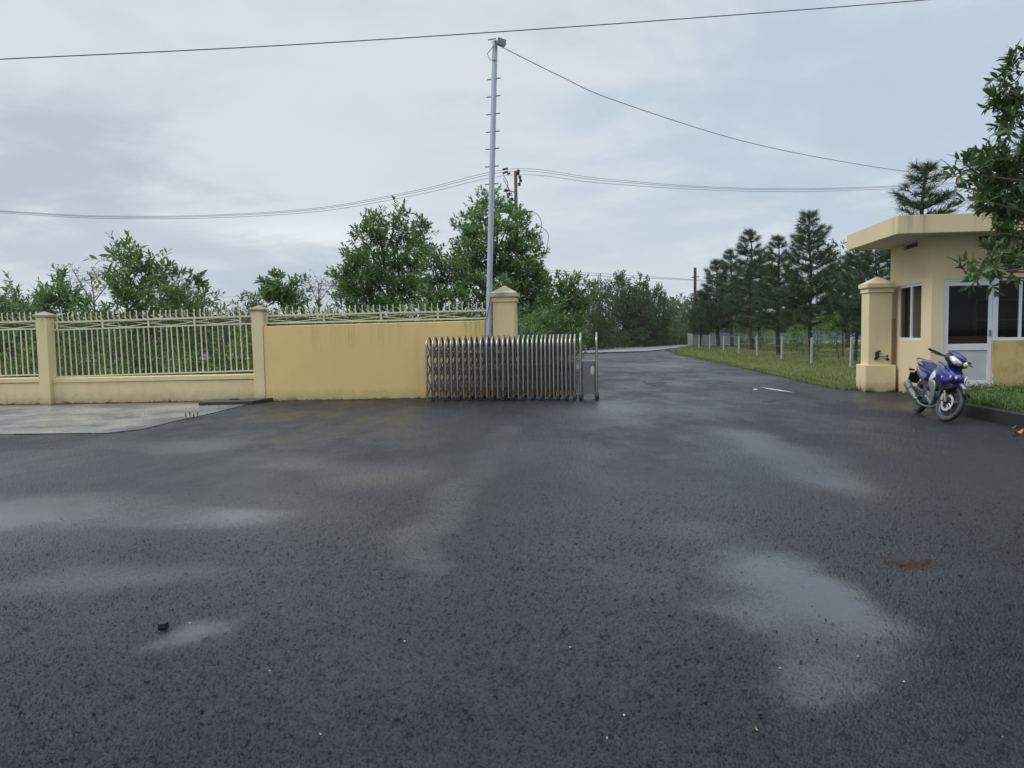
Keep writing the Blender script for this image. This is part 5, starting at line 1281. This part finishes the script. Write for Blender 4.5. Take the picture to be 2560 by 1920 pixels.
ax0 = Vector((WB, 0, .283)); ft_ = lambda y, k: ax0 + Vector((-.04, y, 0)) * min(1, k * 5) + ax * k
b = MB()
for y in (-.088, .088):
    b.tube([ST @ (ax0 + Vector((0, y, 0))), ST @ (ax0 + Vector((-.035, y, .05))), ST @ ft_(y, .32)], [.020, .027, .026], 10)
    b.tube([ST @ ft_(y, .30), ST @ ft_(y, .60)], .018, 10)
b.build('fork', M_['engine'], BK, 50)
b = MB(); c_ = Vector((WB - .075, -.085, .335)); b.box((WB - .115, -.115, .29), (WB - .055, -.055, .40), ST); b.build('brake_caliper', M_['gold'], BK, bevel=.012)
# front mudguard
b = MB(); rings = []
for k in range(15):
    t = k / 14; a = R(176 - 146 * t); r_ = .325 + .012 * math.sin(t * 3.1); hw = .062 * (0.75 + .35 * math.sin(math.pi * t)); dz = .045
    c = Vector((WB + r_ * math.cos(a), 0, .283 + r_ * math.sin(a))); rad_ = Vector((math.cos(a), 0, math.sin(a)))
    rings.append([ST @ (c + Vector((0, y, 0)) - rad_ * d) for y, d in ((-hw, dz + .05 * (1 - t)), (-hw * .9, .008), (-hw * .4, -.008), (hw * .4, -.008), (hw * .9, .008), (hw, dz + .05 * (1 - t)))])
b.loft(rings, False, None, False); fd = b.build('front_mudguard', [M_['blue'], M_['silver'], M_['black']], BK, 50)
for i, p in enumerate(fd.data.polygons):
    if i // 5 >= 10: p.material_index = 2 if i // 5 >= 12 or i % 5 in (0, 4) else 1 if i % 5 == 1 else 0
m_ = fd.modifiers.new('thick', 'SOLIDIFY'); m_.thickness = .006
def panel(name, pts, m, parent, M=None, thick=.012, mirror=True, sub=2, bulge=.0, bname=None):
    """a curved body panel: outline (x, y, z) on the bike's left, mirrored to its right"""
    out = []
    for s_ in ((1, -1) if mirror else (1,)):
        P = [Vector((p[0], p[1] * s_, p[2])) for p in pts]; c = sum(P, Vector()) / len(P); c.y += s_ * bulge
        vs = [c] + [p.lerp(c, .28) + Vector((0, s_ * bulge * .45, 0)) for p in P] + P; n = len(P); fs = []
        for i in range(n):
            j = (i + 1) % n
            f1, f2 = (0, 1 + i, 1 + j), (1 + i, 1 + n + i, 1 + n + j, 1 + j)
            fs += [f1, f2] if s_ > 0 else [f1[::-1], f2[::-1]]
        b = MB(); b.raw(vs, fs, M); o = b.build(name, m, parent, 70)
        sd = o.modifiers.new('thick', 'SOLIDIFY'); sd.thickness = thick; sd.offset = -1
        out.append(o)
    return out
# front leg shield: blue wings, beak, black under tray
panel('leg_shield', [(.84, .135, .90), (.90, .13, .885), (.99, .115, .868), (1.10, .10, .815), (1.30, .085, .735), (1.385, .055, .69), (1.36, .075, .60), (1.24, .135, .545), (1.10, .165, .575), (1.0, .185, .640), (.92, .18, .735)], M_['blue'], BK, bulge=.045)
b = MB(); rings = []
for x, w_, zt, zb in ((.93, .095, .90, .80), (1.05, .105, .845, .74), (1.18, .10, .79, .68), (1.30, .085, .745, .615), (1.375, .05, .71, .59), (1.40, .02, .68, .62)):
    rings.append([(x, -w_, zt - .03), (x, -w_ * .55, zt), (x, w_ * .55, zt), (x, w_, zt - .03), (x - .02, w_ * .9, zb), (x - .02, -w_ * .9, zb)])
b.loft(rings); b.build('beak', M_['blue'], BK, 30, .008)
b = MB(); rings = []
for x, w_, zt, zb in ((1.0, .13, .66, .46), (1.12, .14, .62, .45), (1.24, .13, .58, .47), (1.33, .085, .585, .50), (1.36, .05, .58, .53)):
    rings.append([(x, -w_, zt), (x, w_, zt), (x, w_ * .85, zb), (x, -w_ * .85, zb)])
b.loft(rings); b.build('under_tray', M_['black'], BK, 30, .012)
panel('turn_signal', [(1.31, .140, .74), (1.37, .116, .725), (1.41, .092, .67), (1.395, .104, .59), (1.375, .118, .565), (1.372, .118, .65), (1.345, .132, .70)], M_['lens'], BK, bulge=.006, thick=.01, mirror=False)
panel('emblem', [(1.16, -.158, .665), (1.22, -.150, .672), (1.20, -.155, .66), (1.19, -.158, .635)], M_['white'], BK, bulge=.0, thick=.006, mirror=False)
panel('shield_trim', [(1.06, .150, .785), (1.16, .142, .735), (1.26, .126, .698), (1.17, .150, .705), (1.08, .160, .745)], M_['black'], BK, bulge=.01, thick=.008)
panel('side_cover', [(.93, .18, .715), (.985, .185, .645), (.89, .195, .595), (.74, .178, .535), (.64, .158, .59), (.70, .152, .695), (.80, .158, .75)], M_['white'], BK, bulge=.012)
panel('side_cover', [(.955, .178, .655), (1.03, .168, .60), (.97, .17, .57), (.88, .188, .605)], M_['black'], BK, bulge=.01)
panel('lower_cowl', [(.88, .194, .61), (.98, .182, .58), (1.01, .165, .50), (.99, .15, .40), (.93, .125, .24), (.84, .105, .195), (.77, .115, .25), (.80, .155, .40), (.78, .175, .50), (.70, .178, .55)], M_['silver'], BK, bulge=.01)
panel('lower_cowl', [(.72, .12, .235), (.86, .10, .205), (.80, .11, .265), (.62, .13, .33), (.55, .13, .325)], M_['silver'], BK, bulge=.004)
# spine, frame and engine
b = MB(); b.loft([[(x, -w_, z0), (x, w_, z0), (x, w_ * .8, z1), (x, -w_ * .8, z1)] for x, w_, z0, z1 in ((1.02, .08, .56, .86), (.86, .09, .46, .70), (.62, .10, .42, .66), (.40, .10, .46, .70), (.1, .10, .60, .78))]); b.build('frame_cover', M_['black'], BK, 40, .015)
b = MB(); b.box((.50, -.085, .22), (.86, .085, .40)); b.tube([(.80, 0, .34), (1.02, 0, .42)], .075, 12)
for s_ in (-1, 1): b.lathe([(.0, 0), (.085, 0), (.10, -.02), (.10, -.05)], 18, Matrix.Translation((.60, s_ * .135, .31)) @ Matrix.Rotation(R(-90 * s_), 4, 'X'))
for s_ in (-1, 1): b.lathe([(.0, 0), (.05, 0), (.06, -.02), (.06, -.05)], 14, Matrix.Translation((.74, s_ * .125, .30)) @ Matrix.Rotation(R(-90 * s_), 4, 'X'))
b.build('engine', M_['engine'], BK, 40, .008)
b = MB()
for y in (-.085, .085): b.tube([(.48, y, .36), (.20, y, .33), (0, y, .292)], [.03, .025, .022], 8)
b.tube([(.10, -.0, .36), (.36, 0, .66)], .034, 10); b.build('swing_arm', M_['black'], BK, 40)
# seat, tail, rail
b = MB(); rings = []
for x, w_, zt, zb in ((.74, .055, .735, .70), (.66, .085, .765, .69), (.50, .115, .785, .70), (.32, .125, .80, .72), (.22, .115, .835, .735), (.02, .115, .865, .77), (-.18, .095, .88, .80), (-.26, .06, .87, .82)):
    rings.append([(x, -w_, zb), (x, -w_ * 1.0, zt - .025), (x, -w_ * .6, zt), (x, 0, zt + .006), (x, w_ * .6, zt), (x, w_, zt - .025), (x, w_, zb)])
b.loft(rings); b.build('seat', M_['navy'], BK, 50)
panel('tail_cover', [(.64, .115, .665), (.52, .135, .72), (.28, .145, .735), (0, .14, .785), (-.24, .105, .83), (-.36, .05, .835), (-.36, .055, .79), (-.18, .115, .735), (.08, .145, .66), (.30, .15, .585), (.46, .14, .56), (.56, .125, .60)], M_['blue'], BK, bulge=.012)
panel('tail_trim', [(-.34, .075, .80), (-.17, .125, .742), (.10, .153, .665), (.32, .157, .59), (.40, .15, .54), (.22, .145, .565), (-.02, .14, .655), (-.22, .105, .72)], M_['muffler'], BK, bulge=.008)
panel('decal', [(-.20, .128, .815), (-.06, .150, .79), (-.02, .156, .755), (-.13, .142, .765)], M_['white'], BK, bulge=.004, thick=.004)
b = MB(); b.tube(spline([(.16, -.14, .80), (-.05, -.15, .85), (-.28, -.12, .90), (-.39, 0, .91), (-.28, .12, .90), (-.05, .15, .85), (.16, .14, .80)], 5), .013, 8); b.build('grab_rail', M_['silver'], BK, 60)
b = MB(); b.box((-.40, -.06, .77), (-.34, .06, .83)); b.build('tail_light', M_['redlens'], BK, bevel=.015)
b = MB(); b.loft([[(x, -w_, z), (x, w_, z), (x + .02, w_ * .8, z + .03), (x + .02, -w_ * .8, z + .03)] for x, w_, z in ((-.05, .10, .66), (-.25, .085, .70), (-.40, .08, .66), (-.52, .075, .56), (-.56, .07, .48))]); b.build('rear_mudguard', M_['black'], BK, 40)
M = Matrix.Translation((-.56, 0, .585)) @ Matrix.Rotation(R(14), 4, 'Y'); b = MB(); b.box((-.012, -.095, -.075), (0, .095, .075), M); b.build('number_plate', M_['black'], BK, bevel=.006)
b = MB()
for s_ in (-1, 1): b.tube([(-.44, s_ * .06, .70), (-.44, s_ * .15, .70)], [.012, .026], 8)
b.build('rear_signal', M_['black'], BK, 40)
# exhaust on the right side
EX = empty('exhaust', (0, 0, 0)); EX.parent = BK
b = MB(); b.tube(spline([(.96, -.03, .36), (.98, -.07, .22), (.80, -.10, .165), (.45, -.135, .17), (.30, -.155, .235)], 6), .022, 10); b.build('pipe', M_['muffler'], EX, 60)
b = MB(); b.tube([(.32, -.16, .225), (.24, -.17, .26), (.18, -.178, .29), (-.12, -.20, .425), (-.18, -.205, .452), (-.205, -.207, .463)], [.030, .050, .060, .063, .060, .046], 20); b.build('muffler', M_['muffler'], EX, 35)
b = MB(); b.tube([(-.198, -.2065, .46), (-.212, -.2075, .4665)], [.034, .034], 16); b.tube([(.03, -.188, .358), (.01, -.19, .367)], .066, 20); b.build('end_cap', M_['black'], EX, 35)
# pegs, kick lever, stand
b = MB(); b.tube([(.50, -.12, .30), (.50, -.26, .29)], .014, 8); b.tube([(.12, -.13, .42), (.08, -.24, .43)], .013, 8); b.tube([(.42, -.12, .38), (.20, -.14, .40), (.08, -.15, .42)], .014, 8); b.tube([(.50, .12, .30), (.50, .26, .29)], .014, 8); b.tube([(.45, -.125, .34), (.15, -.135, .44), (.20, -.135, .37), (.45, -.125, .30)], .009, 6); b.tube([(.60, -.14, .30), (.72, -.17, .27), (.74, -.21, .27)], .009, 6); b.build('foot_peg', M_['engine'], BK, 50)
sg = math.radians(11); b = MB(); b.tube([(.46, .09, .26), (.42, .235, .052), (.41, .26, .05)], .012, 8); b.build('side_stand', M_['engine'], BK, 50)
# handlebar, cowl, lamps: these turn with the fork
HB = empty('handlebar', (0, 0, 0)); HB.parent = BK
b = MB(); b.tube([ST @ Vector(p) for p in ((.90, -.24, .985), (.985, -.10, .955), (.985, .10, .955), (.90, .24, .985))], .013, 8); b.build('bar', M_['black'], HB, 60)
b = MB()
for s_ in (-1, 1):
    b.tube([ST @ Vector((.94, s_ * .22, .975)), ST @ Vector((.885, s_ * .375, .992))], .0185, 10); b.tube([ST @ Vector((.885, s_ * .375, .992)), ST @ Vector((.88, s_ * .388, .993))], [.0185, .012], 10)
b.build('grip', M_['black'], HB, 50)
b = MB()
for s_ in (-1, 1): b.tube([ST @ Vector(p) for p in ((.985, s_ * .175, .955), (.985, s_ * .28, .945), (.96, s_ * .36, .95), (.955, s_ * .375, .94))], .007, 6)
b.build('lever', M_['black'], HB, 60)
CW = empty('headlight_cowl', (0, 0, 0)); CW.parent = BK
def ring(x, w_, zt, zb, zm): return [ST @ Vector(p) for p in ((x, -w_ * .35, zt), (x, w_ * .35, zt), (x, w_ * .85, zm + (zt - zm) * .55), (x, w_, zm), (x, w_ * .7, zb + .02), (x, w_ * .3, zb), (x, -w_ * .3, zb), (x, -w_ * .7, zb + .02), (x, -w_, zm), (x, -w_ * .85, zm + (zt - zm) * .55))]
b = MB(); b.loft([ring(.90, .10, 1.035, .93, .98), ring(.96, .145, 1.055, .885, .96), ring(1.05, .158, 1.045, .845, .935), ring(1.13, .14, 1.01, .83, .91), ring(1.19, .11, .955, .83, .885), ring(1.215, .06, .90, .845, .87)]); b.build('cowl_body', M_['black'], CW, 40, .01)
b = MB()
rows = []
for x, w_, zt, dz in ((.93, .075, 1.058, .004), (1.0, .115, 1.066, .016), (1.08, .125, 1.046, .03), (1.15, .10, 1.008, .035), (1.20, .06, .958, .03)):
    rows.append([ST @ Vector((x, y * w_, zt - dz * abs(y) ** 1.5)) for y in (-1, -.5, 0, .5, 1)])
b.loft(rows, False, None, False); o = b.build('cowl_top', M_['blue'], CW, 60); sd = o.modifiers.new('thick', 'SOLIDIFY'); sd.thickness = .012; sd.offset = 0
for s_ in (-1, 1):
    pts = [(1.215, .015, .925), (1.185, .075, .955), (1.125, .128, .985), (1.10, .158, .965), (1.13, .155, .915), (1.175, .125, .868), (1.215, .075, .858), (1.232, .02, .87)]
    P = [Vector((p[0], p[1] * s_, p[2])) for p in pts]; c = sum(P, Vector()) / len(P) + Vector((.022, s_ * .012, 0)); n = len(P); b = MB()
    b.raw([c] + P, [((0, 1 + i, 1 + (i + 1) % n) if s_ > 0 else (0, 1 + (i + 1) % n, 1 + i)) for i in range(n)], ST); o = b.build('headlight', M_['lens'], CW, 80)
    sd = o.modifiers.new('thick', 'SOLIDIFY'); sd.thickness = .012; sd.offset = 0
b = MB(); b.tube([ST @ Vector((1.02, -.06, .85)), Vector((1.06, -.08, .72)), Vector((1.05, -.07, .60))], .008, 5); b.tube([ST @ Vector((1.0, -.05, .86)), ST @ Vector((1.22, -.10, .60)), ST @ Vector((1.22, -.10, .40))], .006, 5); b.build('brake_cable', M_['black'], BK, 60)

# ================================================================ AIR
b = MB(); b.box((-420, -60, -1.1), (420, 620, 16.0))
hz = bpy.data.materials.new('damp air'); hz.use_nodes = True
ht = NT(hz.node_tree)
for nd in list(ht.n): ht.n.remove(nd)
pv = ht.add('ShaderNodeVolumePrincipled', {'Color': (0.80, 0.86, 0.92, 1), 'Density': 0.0003, 'Anisotropy': 0.2})
ht.l.new(pv.outputs[0], ht.add('ShaderNodeOutputMaterial').inputs['Volume'])
tag(b.build('haze', hz), 'pale damp haze hanging over the whole place', 'haze', kind='stuff')
